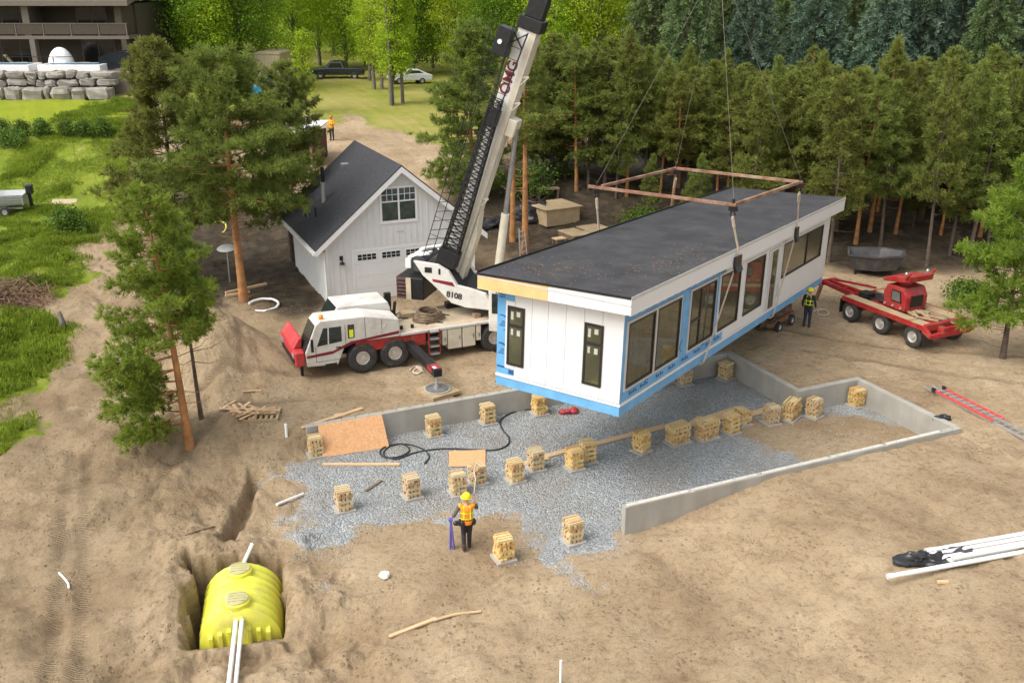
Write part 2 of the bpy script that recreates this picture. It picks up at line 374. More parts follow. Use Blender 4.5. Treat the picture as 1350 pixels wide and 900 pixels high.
M['car_white'] = mat('white_car_paint', (.72,.73,.72), .3, var=.03, coat=.5)
M['brown_wall'] = mat('brown_boards', (.10,.045,.028), .85, var=.25)
M['sticker'] = mat('paper_label', (.42,.43,.36), .7, var=.1)
M['sling_wire'] = mat('sling_wire', (.20,.18,.15), .6, metal=.2, var=.2)
M['clods'] = mat('soil_clods', (.25,.175,.105), .95, var=.2)
M['light_orange'] = mat('amber_lens', (.75,.28,.02), .3, var=.05)
M['alu'] = mat('boat_alu', (.52,.53,.53), .4, metal=.4, var=.1, dirt=(.3,.3,.28), dscale=2, damt=.4)
M['red_plastic'] = mat('red_plastic', (.38,.03,.04), .5, var=.15)
M['twig'] = mat('twigs', (.20,.12,.072), .9, var=.4, scale=6)
M['grey_box'] = mat('grey_painted_steel', (.05,.048,.05), .6, var=.15, dirt=(.2,.17,.14), dscale=1.2, damt=.5)

# ------------------------------------------------------------------ ground sheet
def poly_mask(pts, X, Y, soft=.6, wob=.8, ws=.5):
    """soft mask of a world polygon; its edge wanders with noise"""
    d = np.full(X.shape, 1e9); ins = np.zeros(X.shape, bool); n = len(pts)
    for i in range(n):
        a, b = pts[i], pts[(i+1) % n]
        d = np.minimum(d, segd(X, Y, a, b))
        c = (a[1] > Y) != (b[1] > Y)
        xs = (b[0]-a[0])*(Y-a[1])/((b[1]-a[1]) if abs(b[1]-a[1]) > 1e-9 else 1e-9)+a[0]
        ins ^= c & (X < xs)
    sd = np.where(ins, d, -d)+wob*(fbm(X, Y, ws, 4)-.5)*2
    return ss(-soft, soft, sd)
def PG(*px): return [tuple(G(*p)[:2]) for p in px]
REG = {}
REG['field'] = PG((-260,134),(182,134),(176,180),(166,235),(144,300),(112,330),(112,372),(85,392),(30,372),(-260,372))
REG['field2'] = PG((-220,408),(52,412),(88,440),(70,478),(36,530),(20,585),(-260,660))
REG['lawn'] = PG((-260,131),(176,131),(170,166),(-260,168))
REG['meadow'] = PG((365,150),(372,92),(650,80),(720,120),(690,165),(600,190),(560,182),(470,150),(440,165),(400,150))
REG['meadow_far'] = PG((180,100),(360,60),(680,55),(720,90),(500,110),(380,112),(190,130))
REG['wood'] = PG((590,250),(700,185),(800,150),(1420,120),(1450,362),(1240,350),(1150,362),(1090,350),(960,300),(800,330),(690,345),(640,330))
REG['shaded_wood_left'] = PG((215,320),(250,215),(400,250),(434,330),(432,408),(392,424),(350,412),(310,398),(235,398))  # forest floor left of the garage; tree shade is painted into its colour
REG['path'] = PG((690,205),(800,190),(900,222),(1080,248),(1080,268),(900,252),(800,218),(700,235))
REG['mulch'] = PG((-120,372),(60,366),(78,388),(55,408),(-120,425))
REG['apron'] = PG((545,400),(600,370),(640,330),(700,330),(660,430),(560,440))
foot = [XY(*p) for p in ((-7.3,9.1),(10.3,9.1),(10.3,4.7),(13.1,4.7),(13.1,-.1),(.3,-.1))]
REG['gravel'] = foot+PG((800,722),(745,746),(715,735),(690,695),(640,672),(560,672),(500,690),(455,700),(430,732),(400,728),(383,690),(392,640),(412,604))
REG['gravel_end'] = [XY(*p) for p in ((7.2,5.4),(10.2,4.6),(13.1,4.6),(13.1,0),(9,0),(7.0,2.2))]

def ground():
    fu = np.arange(-27, 24.01, .15); fv = np.arange(-9.5, 32, .15)
    fu = np.union1d(np.round(fu, 4), np.round(np.arange(-13.4, -7.6, .06), 4)); fv = np.union1d(np.round(fv, 4), np.round(np.arange(-1.8, 4.6, .06), 4))
    fu = np.union1d(fu, [10.26,10.39,13.12,13.25]); fv = np.union1d(fv, [-.19,-.06,4.66,4.79,9.06,9.19])
    def out(a, s):
        r = []; d = .3
        while abs(a) < 420: a += s*d; d *= 1.07; r.append(a)
        return r
    us = np.concatenate([out(fu[0], -1)[::-1], fu, out(fu[-1], 1)]); vs = np.concatenate([out(fv[0], -1)[::-1], fv, out(fv[-1], 1)])
    U, V = np.meshgrid(us, vs, indexing='ij'); X, Y = XY(U, V); Zz = zg(X, Y)
    n, m = U.shape; idx = np.arange(n*m).reshape(n, m)
    F = np.stack([idx[:-1,:-1], idx[1:,:-1], idx[1:,1:], idx[:-1,1:]], -1).reshape(-1, 4)
    x, y = X.ravel(), Y.ravel()
    near = np.maximum(0, 1)
    gr = np.maximum(poly_mask(REG['field'], x, y, 1.0, 2.2, .35), poly_mask(REG['field2'], x, y, .8, 1.8, .5))
    gr = gr*(.72+.28*ss(.35, .55, fbm(x, y, .22, 4)))
    lawn = poly_mask(REG['lawn'], x, y, .8, .3)
    mead = np.maximum(poly_mask(REG['meadow'], x, y, 2, 3, .2), poly_mask(REG['meadow_far'], x, y, 2, 2, .2))
    far = ss(78, 90, y)*(1-ss(0, 14, x+.0*y))
    gr = np.maximum(np.maximum(gr, lawn), np.maximum(mead, far*.9))
    wood = np.maximum(poly_mask(REG['wood'], x, y, 1.5, 2.5, .3), poly_mask(REG['shaded_wood_left'], x, y, 1.2, 1.6, .4))
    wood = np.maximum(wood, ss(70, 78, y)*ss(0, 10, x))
    path = poly_mask(REG['path'], x, y, .8, .5)
    gv = poly_mask(REG['gravel'], x, y, 1.1, 2.4, .8)
    u, v = UV(x, y)
    inside = (u > -7.3) & (v > .1) & (v < 9.05) & (u < 13)
    gv = np.where(inside & (u > -6.5) & ((u > -.3) | (v > 3.2)), np.maximum(gv, .9), gv)
    gv = gv*(1-.75*poly_mask(REG['gravel_end'], x, y, 1.0, 1.4, .5))
    hi_out = np.minimum(np.maximum(v-9.1, u-10.3), np.maximum(v-4.7, u-13.16)) > 0
    gv = np.where(hi_out | ((v < -.1) & (u > .3)), 0, gv)
    trk = np.zeros_like(x)
    trk = ruts(x, y)
    mul = poly_mask(REG['mulch'], x, y, .5, .8)
    dark_soil = np.maximum(.7*poly_mask(REG['apron'], x, y, 1.2, 1.0), ss(-6.5, -11, x)*ss(47, 40, y)*(.45+.5*fbm(x, y, .3, 3)))  # weight of the darker brown soil: apron, left ground, pit
    dark_soil = np.maximum(dark_soil, .6*ss(.05, -.5, pitd(x, y)))
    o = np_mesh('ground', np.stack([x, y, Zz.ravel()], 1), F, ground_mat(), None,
        dict(grass=gr*(1-gv), lawn=lawn, wood=wood, path=path, gravel=gv, track=trk, mulch=mul, dark_soil=dark_soil, dry=mead), smooth=True)
    tag(o, kind='structure')
def ground_mat():
    m, nt, b = NT('ground_soil'); N = nt.nodes
    tc = N.new('ShaderNodeTexCoord'); co = tc.outputs['Object']
    def noise(s, d=6, r=.6):
        n = N.new('ShaderNodeTexNoise'); n.inputs['Scale'].default_value = s; n.inputs['Detail'].default_value = d; n.inputs['Roughness'].default_value = r
        lnk(nt, co, n.inputs['Vector']); return n.outputs['Fac']
    def ramp(f, *st):
        r = N.new('ShaderNodeValToRGB'); e = r.color_ramp.elements
        e[0].position, e[0].color = st[0][0], st[0][1]+(1,); e[1].position, e[1].color = st[-1][0], st[-1][1]+(1,)
        for p, c in st[1:-1]: k = e.new(p); k.color = c+(1,)
        lnk(nt, f, r.inputs['Fac']); return r.outputs['Color']
    def mix(f, a, c, mode='MIX'):
        x = N.new('ShaderNodeMixRGB'); x.blend_type = mode
        for s, val in ((x.inputs['Fac'], f), (x.inputs['Color1'], a), (x.inputs['Color2'], c)):
            if isinstance(val, (int, float)): s.default_value = val
            elif isinstance(val, tuple): s.default_value = val+(1,)
            else: lnk(nt, val, s)
        return x.outputs['Color']
    def att(n):
        a = N.new('ShaderNodeAttribute'); a.attribute_name = n; return a.outputs['Fac']
    def mr(f, a, bb, c=0., d=1.):
        x = N.new('ShaderNodeMapRange'); x.inputs['From Min'].default_value = a; x.inputs['From Max'].default_value = bb; x.inputs['To Min'].default_value = c; x.inputs['To Max'].default_value = d
        lnk(nt, f, x.inputs['Value']); return x.outputs[0]
    def mul(a, c):
        x = N.new('ShaderNodeMath'); x.operation = 'MULTIPLY'
        for s, val in ((x.inputs[0], a), (x.inputs[1], c)):
            if isinstance(val, (int, float)): s.default_value = val
            else: lnk(nt, val, s)
        return x.outputs[0]
    soil = ramp(noise(.35, 8, .62), (.3, (.275,.195,.115)), (.5, (.385,.288,.180)), (.72, (.485,.378,.248)))
    fine = ramp(noise(5, 8, .7), (.3, (.55,.52,.48)), (.5, (.95,.95,.95)), (.7, (1,1,1)))
    soil = mix(.8, soil, fine, 'MULTIPLY')
    soil = mix(.6, soil, ramp(noise(22, 6, .75), (.32, (.5,.46,.42)), (.48, (.93,.92,.9)), (.7, (1.15,1.15,1.15))), 'MULTIPLY')
    v2 = N.new('ShaderNodeTexVoronoi'); v2.inputs['Scale'].default_value = 7.5; lnk(nt, co, v2.inputs['Vector'])
    b2 = N.new('ShaderNodeRGBToBW'); lnk(nt, v2.outputs['Color'], b2.inputs[0])
    crumb = mul(mul(mr(b2.outputs[0], .60, .66), mr(v2.outputs['Distance'], .42, .30)), mr(noise(.9, 5), .42, .62))
    soil = mix(mul(crumb, .45), soil, (.17,.118,.07))
    clod = mr(noise(2.6, 6, .62), .58, .72)
    soil = mix(mul(clod, .55), soil, (.17,.115,.065))
    soil = mix(mul(att('dark_soil'), .55), soil, (.20,.145,.085))
    vt = N.new('ShaderNodeTexWave'); vt.inputs['Scale'].default_value = 4.5; vt.inputs['Distortion'].default_value = 2.5; vt.bands_direction = 'Y'; lnk(nt, co, vt.inputs['Vector'])
    soil = mix(mul(att('track'), mr(vt.outputs['Fac'], .3, .7, 0, .45)), soil, (.19,.135,.085))
    mulch = ramp(noise(7, 6, .7), (.3, (.10,.06,.035)), (.55, (.27,.155,.10)), (.75, (.40,.27,.19)))
    soil = mix(att('mulch'), soil, mulch)
    shaded_woodc = ramp(noise(1.3, 8, .7), (.3, (.030,.022,.015)), (.5, (.062,.047,.031)), (.75, (.12,.094,.063)))  # brown litter floor, darkened further to paint in the shade of the trees
    soil = mix(mul(att('wood'), mr(noise(.4, 4), .12, .36)), soil, shaded_woodc)
    soil = mix(att('path'), soil, ramp(noise(2, 6), (.3, (.15,.135,.12)), (.7, (.24,.215,.19))))
    grassc = ramp(noise(.8, 8, .7), (.28, (.10,.145,.013)), (.5, (.165,.215,.018)), (.72, (.26,.27,.045)))
    dryc = ramp(noise(.16, 6, .65), (.35, (.19,.20,.03)), (.55, (.29,.26,.07)), (.7, (.38,.29,.13)))
    grassc = mix(mul(att('dry'), .75), grassc, dryc)
    lawnc = ramp(noise(.6, 5), (.3, (.19,.24,.014)), (.7, (.25,.29,.02)))
    grassc = mix(att('lawn'), grassc, lawnc)
    gm = mr(mul(att('grass'), mr(noise(2.2, 6, .7), .3, .62, .45, 1.45)), .35, .6)
    soil = mix(gm, soil, grassc)
    vo = N.new('ShaderNodeTexVoronoi'); vo.inputs['Scale'].default_value = 16; lnk(nt, co, vo.inputs['Vector'])
    bw = N.new('ShaderNodeRGBToBW'); lnk(nt, vo.outputs['Color'], bw.inputs[0])
    stone = ramp(bw.outputs[0], (.15, (.26,.272,.272)), (.5, (.345,.36,.36)), (.85, (.44,.455,.455)))
    stone = mix(mr(noise(.5, 7, .7), .44, .66, .0, .6), stone, (.29,.24,.18))
    gf = mr(mul(att('gravel'), mr(noise(1.7, 7, .7), .25, .65, .45, 1.35)), .36, .68)
    colr = mix(gf, soil, stone)
    lnk(nt, colr, b.inputs['Base Color']); b.inputs['Roughness'].default_value = .95; b.inputs['Specular IOR Level'].default_value = .15
    h = N.new('ShaderNodeMath'); h.operation = 'ADD'; h0 = N.new('ShaderNodeMath'); h0.operation = 'MULTIPLY_ADD'; lnk(nt, mul(vt.outputs['Fac'], att('track')), h0.inputs[0]); h0.inputs[1].default_value = .55; hc = N.new('ShaderNodeMath'); hc.operation = 'MULTIPLY_ADD'; lnk(nt, crumb, hc.inputs[0]); hc.inputs[1].default_value = .35; lnk(nt, noise(5, 12, .74), hc.inputs[2]); lnk(nt, hc.outputs[0], h0.inputs[2]); lnk(nt, h0.outputs[0], h.inputs[0]); lnk(nt, mul(vo.outputs['Distance'], mul(att('gravel'), -.9)), h.inputs[1])
    bp = N.new('ShaderNodeBump'); bp.inputs['Strength'].default_value = .95; bp.inputs['Distance'].default_value = .10
    lnk(nt, h.outputs[0], bp.inputs['Height']); lnk(nt, bp.outputs[0], b.inputs['Normal'])
    return m
ground()
#@@PART2

# ------------------------------------------------------------------ foundation wall
def on_uv(u, v, z=0): x, y = XY(u, v); return (x, y, z)
fw = thing('foundation_wall', 'grey poured concrete foundation wall, stepped and open at its left end, around the gravel bed', 'foundation', on_uv(0,0,0), A0)
def wall_run(name, pts):
    m = MB()
    for (x0, x1, y0, y1) in pts: m.box(x0, x1, y0, y1, -.6, .9)
    return m.build(name, M['concrete'], fw, bevel=.012)
wall_run('front_wall', [(0, 13.25, -.21, 0)])
wall_run('right_wall', [(13.06, 13.31, .003, 4.6)])
wall_run('step_wall', [(10.2, 13.31, 4.603, 4.853)])
wall_run('notch_wall', [(10.2, 10.45, 4.856, 9.25)])
wall_run('back_wall', [(-7.26, 10.197, 9.0, 9.25)])
m = MB()
for k in range(26):   # anchor bolts along the top
    m.cyl((.4+.5*k, -.125, .9), (.4+.5*k, -.125, .955), .012, 6)
for k in range(34): m.cyl((-7+.5*k, 9.125, .9), (-7+.5*k, 9.125, .955), .012, 6)
m.build('anchor_bolts', M['grey_metal'], fw)
m = MB(); x = .1
for i in range(5):    # sill plates lying along the front wall
    l = 2.1+.5*((i*7) % 3)/2; m.box(x, x+l, -.20+.01*(i % 2), -.05, .903, .935); x += l+.18
m.build('sill_plate', M['concrete_top'], fw)

# ------------------------------------------------------------------ modular house hanging from the crane
HO = Vector((3.179, 26.687, 3.095)); HR = Matrix.Rotation(.97690, 3, 'Z') @ Matrix.Rotation(.03901, 3, 'Y') @ Matrix.Rotation(.00431, 3, 'X')
HL, HW = 19.52, 4.45
def hw(x, y, z): return HO+HR @ Vector((x, y, z))
house = thing('modular_house', 'long white and blue wrapped modular house hanging from the crane slings above the foundation', 'house', HO)
house.rotation_euler = (.00431, .03901, .97690)
MB().box(0, HL, 0, HW, .02, 3.42).build('wall', M['siding'], house)
MB().box(-.012, HL+.012, -.012, HW+.012, 0, .31).build('rim_band', M['rim'], house)
m = MB()
for i in range(48): m.box(.15+.4*i, .2+.4*i, .1, HW-.1, -.02, .0)
m.box(.05, HL-.05, .05, .14, -.03, .0); m.box(.05, HL-.05, HW-.14, HW-.05, -.03, 0)
m.build('floor_joist', M['old_wood'], house)
m = MB(); m.box(-.02, HL+.02, -.035, -.0125, .312, .40); m.box(-.035, -.0125, -.035, HW+.02, .312, .40)
m.build('base_flashing', M['fascia'], house)
# blue wrap left bare: narrow strip and top patch on the end wall, band round the first windows of the long side
m = MB(); m.box(-.016, 0, 4.12, HW, .42, 3.4); m.box(-.016, 0, 3.82, 4.12, 2.88, 3.4); m.box(-.016, 0, 3.72, 4.12, .42, .62)
m.box(-.0, 7.72, -.016, 0, .42, 3.12); m.box(-.016, 0, -.016, 0, .42, 3.4); m.box(5.2, 7.45, -.016, 0, 3.1, 3.2)
# printing on the wrap: open rings and short lines of type
wrap_mb = m; m = MB()
def ring(cx, cz, r, face, a0=.2, a1=3.6):
    n = 12
    for i in range(n):
        t0 = a0+(a1-a0)*i/n; t1 = a0+(a1-a0)*(i+1)/n
        w0 = r*.22*math.sin(PI*(i+.02)/n)+.012; w1 = r*.22*math.sin(PI*min(i+1, n-.02)/n)+.012
        q = [(cx+math.cos(t0)*(r-w0), cz+math.sin(t0)*(r-w0)), (cx+math.cos(t0)*r, cz+math.sin(t0)*r), (cx+math.cos(t1)*r, cz+math.sin(t1)*r), (cx+math.cos(t1)*(r-w1), cz+math.sin(t1)*(r-w1))]
        m.prism(q, -.021, -.0165, 'x' if face == 'e' else 'y')
for (cy, cz) in ((4.27, 3.05), (4.25, 2.12), (4.27, 1.2)):
    ring(cy, cz, .26, 'e', -.5 if cz > 3 else 1.0, 2.6 if cz != 2.12 else 4.6)
    for k in range(3): m.box(-.021, -.0165, cy-.1, cy+.12-.05*k, cz-.12+.07*k, cz-.085+.07*k)
m.box(-.021, -.0165, 4.12, 4.42, .62, .68); m.box(-.021, -.0165, 3.76, 3.98, .46, .60)
for x in (.55, 1.3, 2.4, 3.3, 4.3, 5.3, 6.3, 7.0):
    for k in range(4): m.box(x+.14*k, x+.09+.14*k, -.021, -.0165, .52, .60 if k % 2 else .64)
ring(4.25, 1.1, .2, 'l', 1.2, 4.8); ring(1.7, .60, .12, 'l'); ring(6.0, .60, .12, 'l')
for k in range(14): m.box(.3+.5*k, .55+.5*k, -.021, -.0165, 3.02, 3.05)
o_ = len(wrap_mb.v); wrap_mb.v += m.v; wrap_mb.f += [tuple(i+o_ for i in f) for f in m.f]; wrap_mb.mi += [1]*len(m.f)
wrap_mb.build('house_wrap', [M['wrap'], M['wrap_ink']], house)
m = MB()   # siding boards with open seams on the end wall
ys = [-.02, .68, 1.30, 1.93, 2.56, 3.14, 3.76, 4.12]
for i in range(len(ys)-1):
    z0 = .42 if i < 6 else .66; z1 = 3.4 if i < 6 else 2.87
    m.box(-.045, -.017, ys[i]+.006, ys[i+1]-.006, z0, z1)
m.build('siding_board', M['siding'], house)
m = MB()   # finished siding of the right part of the long side
for x0, x1, z0, z1 in ((7.73, 9.38, .42, .76), (9.382, 11.74, .42, .76), (13.2, 16.2, .42, 1.40), (16.206, 19.3, .42, 1.40), (7.5, 9.30, 2.97, 3.3), (9.306, 13.2, 2.97, 3.3), (13.206, 19.3, 2.97, 3.3), (9.03, 9.42, .762, 2.968), (11.52, 11.8, .762, 2.968), (13.08, 13.42, .762, 2.968), (18.66, 19.3, 1.402, 2.968), (19.31, 19.54, .42, 3.3)):
    m.box(x0, x1, -.045, -.002, z0, z1)
m.build('siding_panel', M['siding'], house)
def window_long(x0, x1, z0, z1, muls=(), hm=None, trim=True, name='window', fm='frame_black'):
    f = MB(); t = .06
    for (a, b, c, d) in ((x0, x1, z0, z0+t), (x0, x1, z1-t, z1), (x0, x0+t, z0+t, z1-t), (x1-t*1.3, x1, z0+t, z1-t)): f.box(a, b, -.07, .005, c, d)
    for q in muls: f.box(q-.045, q+.045, -.068, .005, z0+t, z1-t)
    if hm: f.box(hm[0]+.045, hm[1]-.045, -.066, .005, hm[2]-.04, hm[2]+.04)
    w = f.build(name, M[fm], house, bevel=.006)
    MB().box(x0+t, x1-t, -.03, -.018, z0+t, z1-t).build('pane', M['house_glass'], w)
    if trim:
        k = MB(); e = .075
        for (a, b, c, d) in ((x0-e, x1+e, z0-e, z0), (x0-e, x1+e, z1, z1+e), (x0-e, x0, z0, z1), (x1, x1+e, z0, z1)): k.box(a, b, -.058, -.002, c, d)
        k.build('buck', M['trim_grey'] if x0 < 7 else M['fascia'], w)
    return w
window_long(.22, 2.0, .82, 2.86); window_long(2.16, 3.86, .82, 2.86)
window_long(4.66, 6.72, .82, 2.86, (5.48,), (4.72, 5.48, 1.78)); window_long(7.12, 8.98, .82, 2.88)
window_long(9.5, 11.45, .82, 2.88)
window_long(13.5, 18.6, 1.44, 2.88, (16.55,))
d = window_long(11.86, 13.02, .36, 2.88, (), None, False, 'door', 'fascia')
MB().box(11.93, 12.2, -.078, -.03, .42, 2.82).build('side_panel', M['trim_grey'], d)
MB().bar((12.28, -.09, 1.5), (12.28, -.09, 1.72), .03, .03).build('handle', M['black_metal'], d)
def window_end(y0, y1):
    f = MB(); t = .075
    for (a, b, c, e) in ((y0, y1, .79, .79+t), (y0, y1, 2.73-t, 2.73), (y0, y0+t, .79+t, 2.73-t), (y1-t, y1, .79+t, 2.73-t), (y0+t, y1-t, 2.07, 2.17)): f.box(-.085, .005, a, b, c, e)
    w = f.build('window', M['frame_black'], house, bevel=.006)
    MB().box(-.066, -.048, y0+t, y1-t, .79+t, 2.73-t).build('pane', M['house_glass'], w)
    for a, b, c, e in ((.14, .22, 1.80, 2.0), (.36, .48, 1.80, 1.98), (.13, .22, 2.30, 2.56), (.34, .47, 2.42, 2.58)): MB().box(-.070, -.0665, y1-b, y1-a, c, e).build('sticker', M['sticker'], w)   # paper labels left on the glass
window_end(3.40, 4.03); window_end(.63, 1.27)
# roof
ox, oy = .51, .42
roof = MB().prism([(-oy, 3.41), (HW+oy, 3.28), (HW+oy, 3.69), (-oy, 3.85)], -ox, HL+ox, 'x').build('roof', M['fascia'], house)
MB().prism([(-oy-.02, 3.852), (HW+oy+.02, 3.692), (HW+oy+.02, 3.722), (-oy-.02, 3.882)], -ox-.02, HL+ox+.02, 'x').build('roof_membrane', M['shingle'], roof)
m = MB(); m.box(-ox-.03, HL+ox+.03, -oy-.035, -oy-.021, 3.80, 3.905); m.add([(0,0,0)]*0, [])
m.box(-ox-.035, -ox-.021, -oy-.03, HW+oy, 3.62, 3.66)
m.build('drip_edge', M['trim_grey'], roof)
m = MB(); m.prism([(-oy-.01, 3.83), (HW+oy+.03, 3.665), (HW+oy+.03, 3.735), (-oy-.01, 3.90)], -ox-.045, -ox-.0215, 'x'); m.box(-ox, HL+ox, HW+oy+.021, HW+oy+.05, 3.64, 3.78)
m.build('edge_flashing', M['black_metal'], roof)
m = MB(); m.prism([(-oy-.03, 3.36), (2.3, 3.29), (2.3, 3.77), (-oy-.03, 3.83)], -ox-.02, -ox-.002, 'x'); m.box(-ox-.02, HL+ox+.02, -oy-.02, -oy-.002, 3.33, 3.80)
m.build('fascia', M['fascia'], roof)
MB().prism([(2.304, 3.29), (HW+oy, 3.22), (HW+oy, 3.665), (2.304, 3.77)], -ox-.025, -ox-.002, 'x').build('bare_fascia_board', M['raw_wood'], roof)['label'] = 'bare yellow wood fascia board'
lf = MB(); rr = random.Random(3)
for i in range(300):   # pine needles and bark blown on the roof
    a, b = (rr.gauss(1.2, .9), rr.gauss(3.2, .9)) if i < 150 else (rr.gauss(4, 2), rr.gauss(.6, .6))
    a = max(-.4, a); b = min(max(b, -.3), 4.7); z = 3.884-(b+.42)*.0299
    t = rr.random()*PI; l = rr.uniform(.015, .055); lf.bar((a-l*math.cos(t), b-l*math.sin(t), z), (a+l*math.cos(t), b+l*math.sin(t), z+.006), .018, .008)
tag(lf.build('needle_litter', M['twig'], roof), kind='stuff')

# ------------------------------------------------------------------ spreader frame, slings, hook
ZF = 8.3
FA, FB, FC, FD = [Vector((*P(px, py, ZF)[:2], ZF)) for px, py in ((787,247),(892,222),(1055,240),(967,270))]
fc = (FA+FB+FC+FD)/4
HOOK = Vector((7.0, 35.4, 15.9))
sp = thing('spreader_frame', 'square rusty steel spreader frame hanging level above the black flat roof', 'lifting frame', fc)
for a, b, e0, e1 in ((FA, FD, .35, .1), (FB, FC, .1, .1), (FA, FB, -.3, -.12), (FD, FC, -.12, -.12)):
    d = (b-a).normalized()
    MB().bar(a-fc-d*e0, b-fc+d*e1, .105, .105).build('beam', M['rust'], sp, bevel=.01)
for c in (FA, FB, FC, FD):
    m = MB(); q = c-fc; m.box(q.x-.13, q.x+.13, q.y-.13, q.y+.13, q.z-.2, q.z-.054); m.tube([q+Vector((0,0,-.15)), q+Vector((.09,0,-.33)), q+Vector((0,0,-.46)), q+Vector((-.09,0,-.33)), q+Vector((0,0,-.15))], .025, 6)
    m.build('shackle', M['black_metal'], sp)
    MB().cyl(q+Vector((0,0,.054)), q+Vector((0,0,.2)), .05, 8).build('lifting_lug', M['black_metal'], sp)
def one(name, mb, m, label, cat, group=None, smooth=None, bevel=0):
    """a thing that is one mesh: its origin is moved to its base"""
    v = np.array(mb.v); c = Vector((v[:,0].mean(), v[:,1].mean(), v[:,2].min()))
    mb.v = [tuple(Vector(p)-c) for p in mb.v]
    o = mb.build(name, m, None, smooth, bevel); o.location = c; return tag(o, label, cat, group)
for c, w in ((FA, 'left'), (FB, 'rear'), (FC, 'right'), (FD, 'near')):
    p = c+Vector((0,0,.15)); mid = (p+HOOK)/2
    one('wire_sling', MB().tube([p, HOOK], .007, 6), M['sling_wire'], {'left':'thin wire rope rising from the left corner of the rusty spreader frame','rear':'thin wire rope rising from the rear corner of the rusty spreader frame','right':'thin wire rope rising from the right corner of the rusty spreader frame','near':'thin wire rope rising from the near corner of the rusty spreader frame'}[w], 'wire rope', 'wire ropes above the spreader frame', 60)
def strap(c, xe, xb, far, label):
    p = c+Vector((0,0,-.45))
    if far: pts = [p, hw(xe, HW+.47, 3.78), hw(xe, HW+.47, 3.25), hw(xb, HW+.06, .0), hw(xb, HW/2, -.06)]
    else: pts = [p, hw(xe, -.47, 3.93), hw(xe, -.47, 3.30), hw(xb, -.10, .02), hw(xb, -.02, -.06), hw(xb, HW/2, -.07)]
    m = MB()
    for a, b in zip(pts[:-1], pts[1:]): m.bar(a, b, .085, .03, up=tuple(HR @ Vector((0,1,.2))))
    m.cyl(p+Vector((0,0,.05)), p+(pts[1]-p)*.28, .055, 8)
    one('lifting_strap', m, M['strap'], label, 'lifting strap', 'lifting straps round the house')
strap(FD, 7.25, 6.05, False, 'pale lifting strap down the window wall from the near frame corner, over a black pad')
strap(FC, 13.45, 12.95, False, 'pale lifting strap down the window wall beside the door, nearer the house far end')
strap(FA, 7.2, 6.05, True, 'pale lifting strap from the left frame corner down behind the roof edge')
strap(FB, 13.4, 12.95, True, 'pale lifting strap from the rear frame corner down behind the roof edge')
def pad(xe, s, label):
    m = MB(); T = Matrix.Translation(hw(xe, 0, 0)) @ HR.to_4x4()
    m.prism([(-.455, 3.62), (-.455, 3.25), (-.53, 3.02), (-.62, 3.12), (-.54, 3.3), (-.535, 3.65)], -.28*s, .28*s, 'x')
    m.v = [tuple(T @ Vector(p)) for p in m.v]
    one('corner_pad', m, M['black_plastic'], label, 'corner pad', 'corner pads under the slings')
pad(7.3, 1, 'black curled rubber pad under the strap above the middle windows'); pad(13.45, .55, 'small dark pad under the strap near the right end of the white fascia')
hk = thing('hook_block', 'black crane hook block above the rusty spreader frame', 'hook block', HOOK)
MB().box(-.2, .2, -.12, .12, .25, .95).build('sheave_block', M['black_metal'], hk, bevel=.04)
MB().tube([(0,0,.25),(0,0,.08),(.1,0,-.02),(.07,0,-.13),(-.05,0,-.12),(-.09,0,-.02)], [.04,.04,.05,.05,.04,.02], 8).build('hook', M['rust'], hk, 60)

# ------------------------------------------------------------------ crane truck
CT = Vector((-5.83, 35.8, .8)); CA = math.radians(24)
crane = thing('crane_truck', 'white and red mobile crane truck with raised boom parked behind the back concrete wall', 'crane truck', CT, CA)
cR = Matrix.Rotation(-CA, 3, 'Z')
def cl(p): return cR @ (Vector(p)-CT)
m = MB(); m.box(-1.9, 9.6, .75, 2.0, .62, 1.05); m.box(-.6, 9.4, .25, 2.5, 1.05, 1.28)
m.build('chassis', M['black_metal'], crane, bevel=.02)
m = MB(); m.box(-.25, 2.35, .06, .12, .86, 1.27); m.box(2.0, 2.6, .02, .10, .80, 1.27); m.box(-.25, 2.6, 2.63, 2.69, .86, 1.27)
m.build('fender_panel', M['crane_red'], crane)
def wheel(parent, c, r, w, side=-1, rim='rim_metal', rr=.5, n=28, name='wheel'):
    T = Matrix.Translation(c) @ Matrix.Rotation(PI/2*(-side), 4, 'X')
    t = MB().lathe([(r*.50,-w*.3),(r*.55,-w/2),(r*.88,-w/2),(r*.98,-w*.36),(r,-w*.2),(r,w*.2),(r*.98,w*.36),(r*.88,w/2),(r*.55,w/2),(r*.50,w*.3)], n, T, 0, False)
    for k in range(n):     # tread lugs
        q = 2*PI*k/n
        for sgn in (-1, 1):
            a = T @ Vector((r*.99*math.cos(q), r*.99*math.sin(q), sgn*w*.07)); b = T @ Vector((r*.98*math.cos(q+.05*sgn), r*.98*math.sin(q+.05*sgn), sgn*w*.42)); t.bar(a, b, .05*r, .05*r, up=tuple((T.to_3x3() @ Vector((math.cos(q), math.sin(q), 0)))))
    o = t.build(name, M['tyre'], parent, 35)
    f = MB().lathe([(r*rr,-w*.3),(r*rr,w*.42),(r*rr*.92,w*.44),(r*rr*.8,w*.25),(r*rr*.35,w*.22),(r*rr*.32,w*.42),(.01,w*.44)], 20, T)
    for k in range(8): q = 2*PI*k/8; f.cyl(T @ Vector((r*rr*.6*math.cos(q), r*rr*.6*math.sin(q), w*.2)), T @ Vector((r*rr*.6*math.cos(q), r*rr*.6*math.sin(q), w*.3)), .035*r, 6)
    f.build('rim', M[rim], o, 35)
    return o
for s in (0, 1.32, 5.62, 6.95, 8.3):
    for w, sd in ((.19, -1), (2.56, 1)): wheel(crane, (s, w, .6), .6, .4, sd, rr=.47)
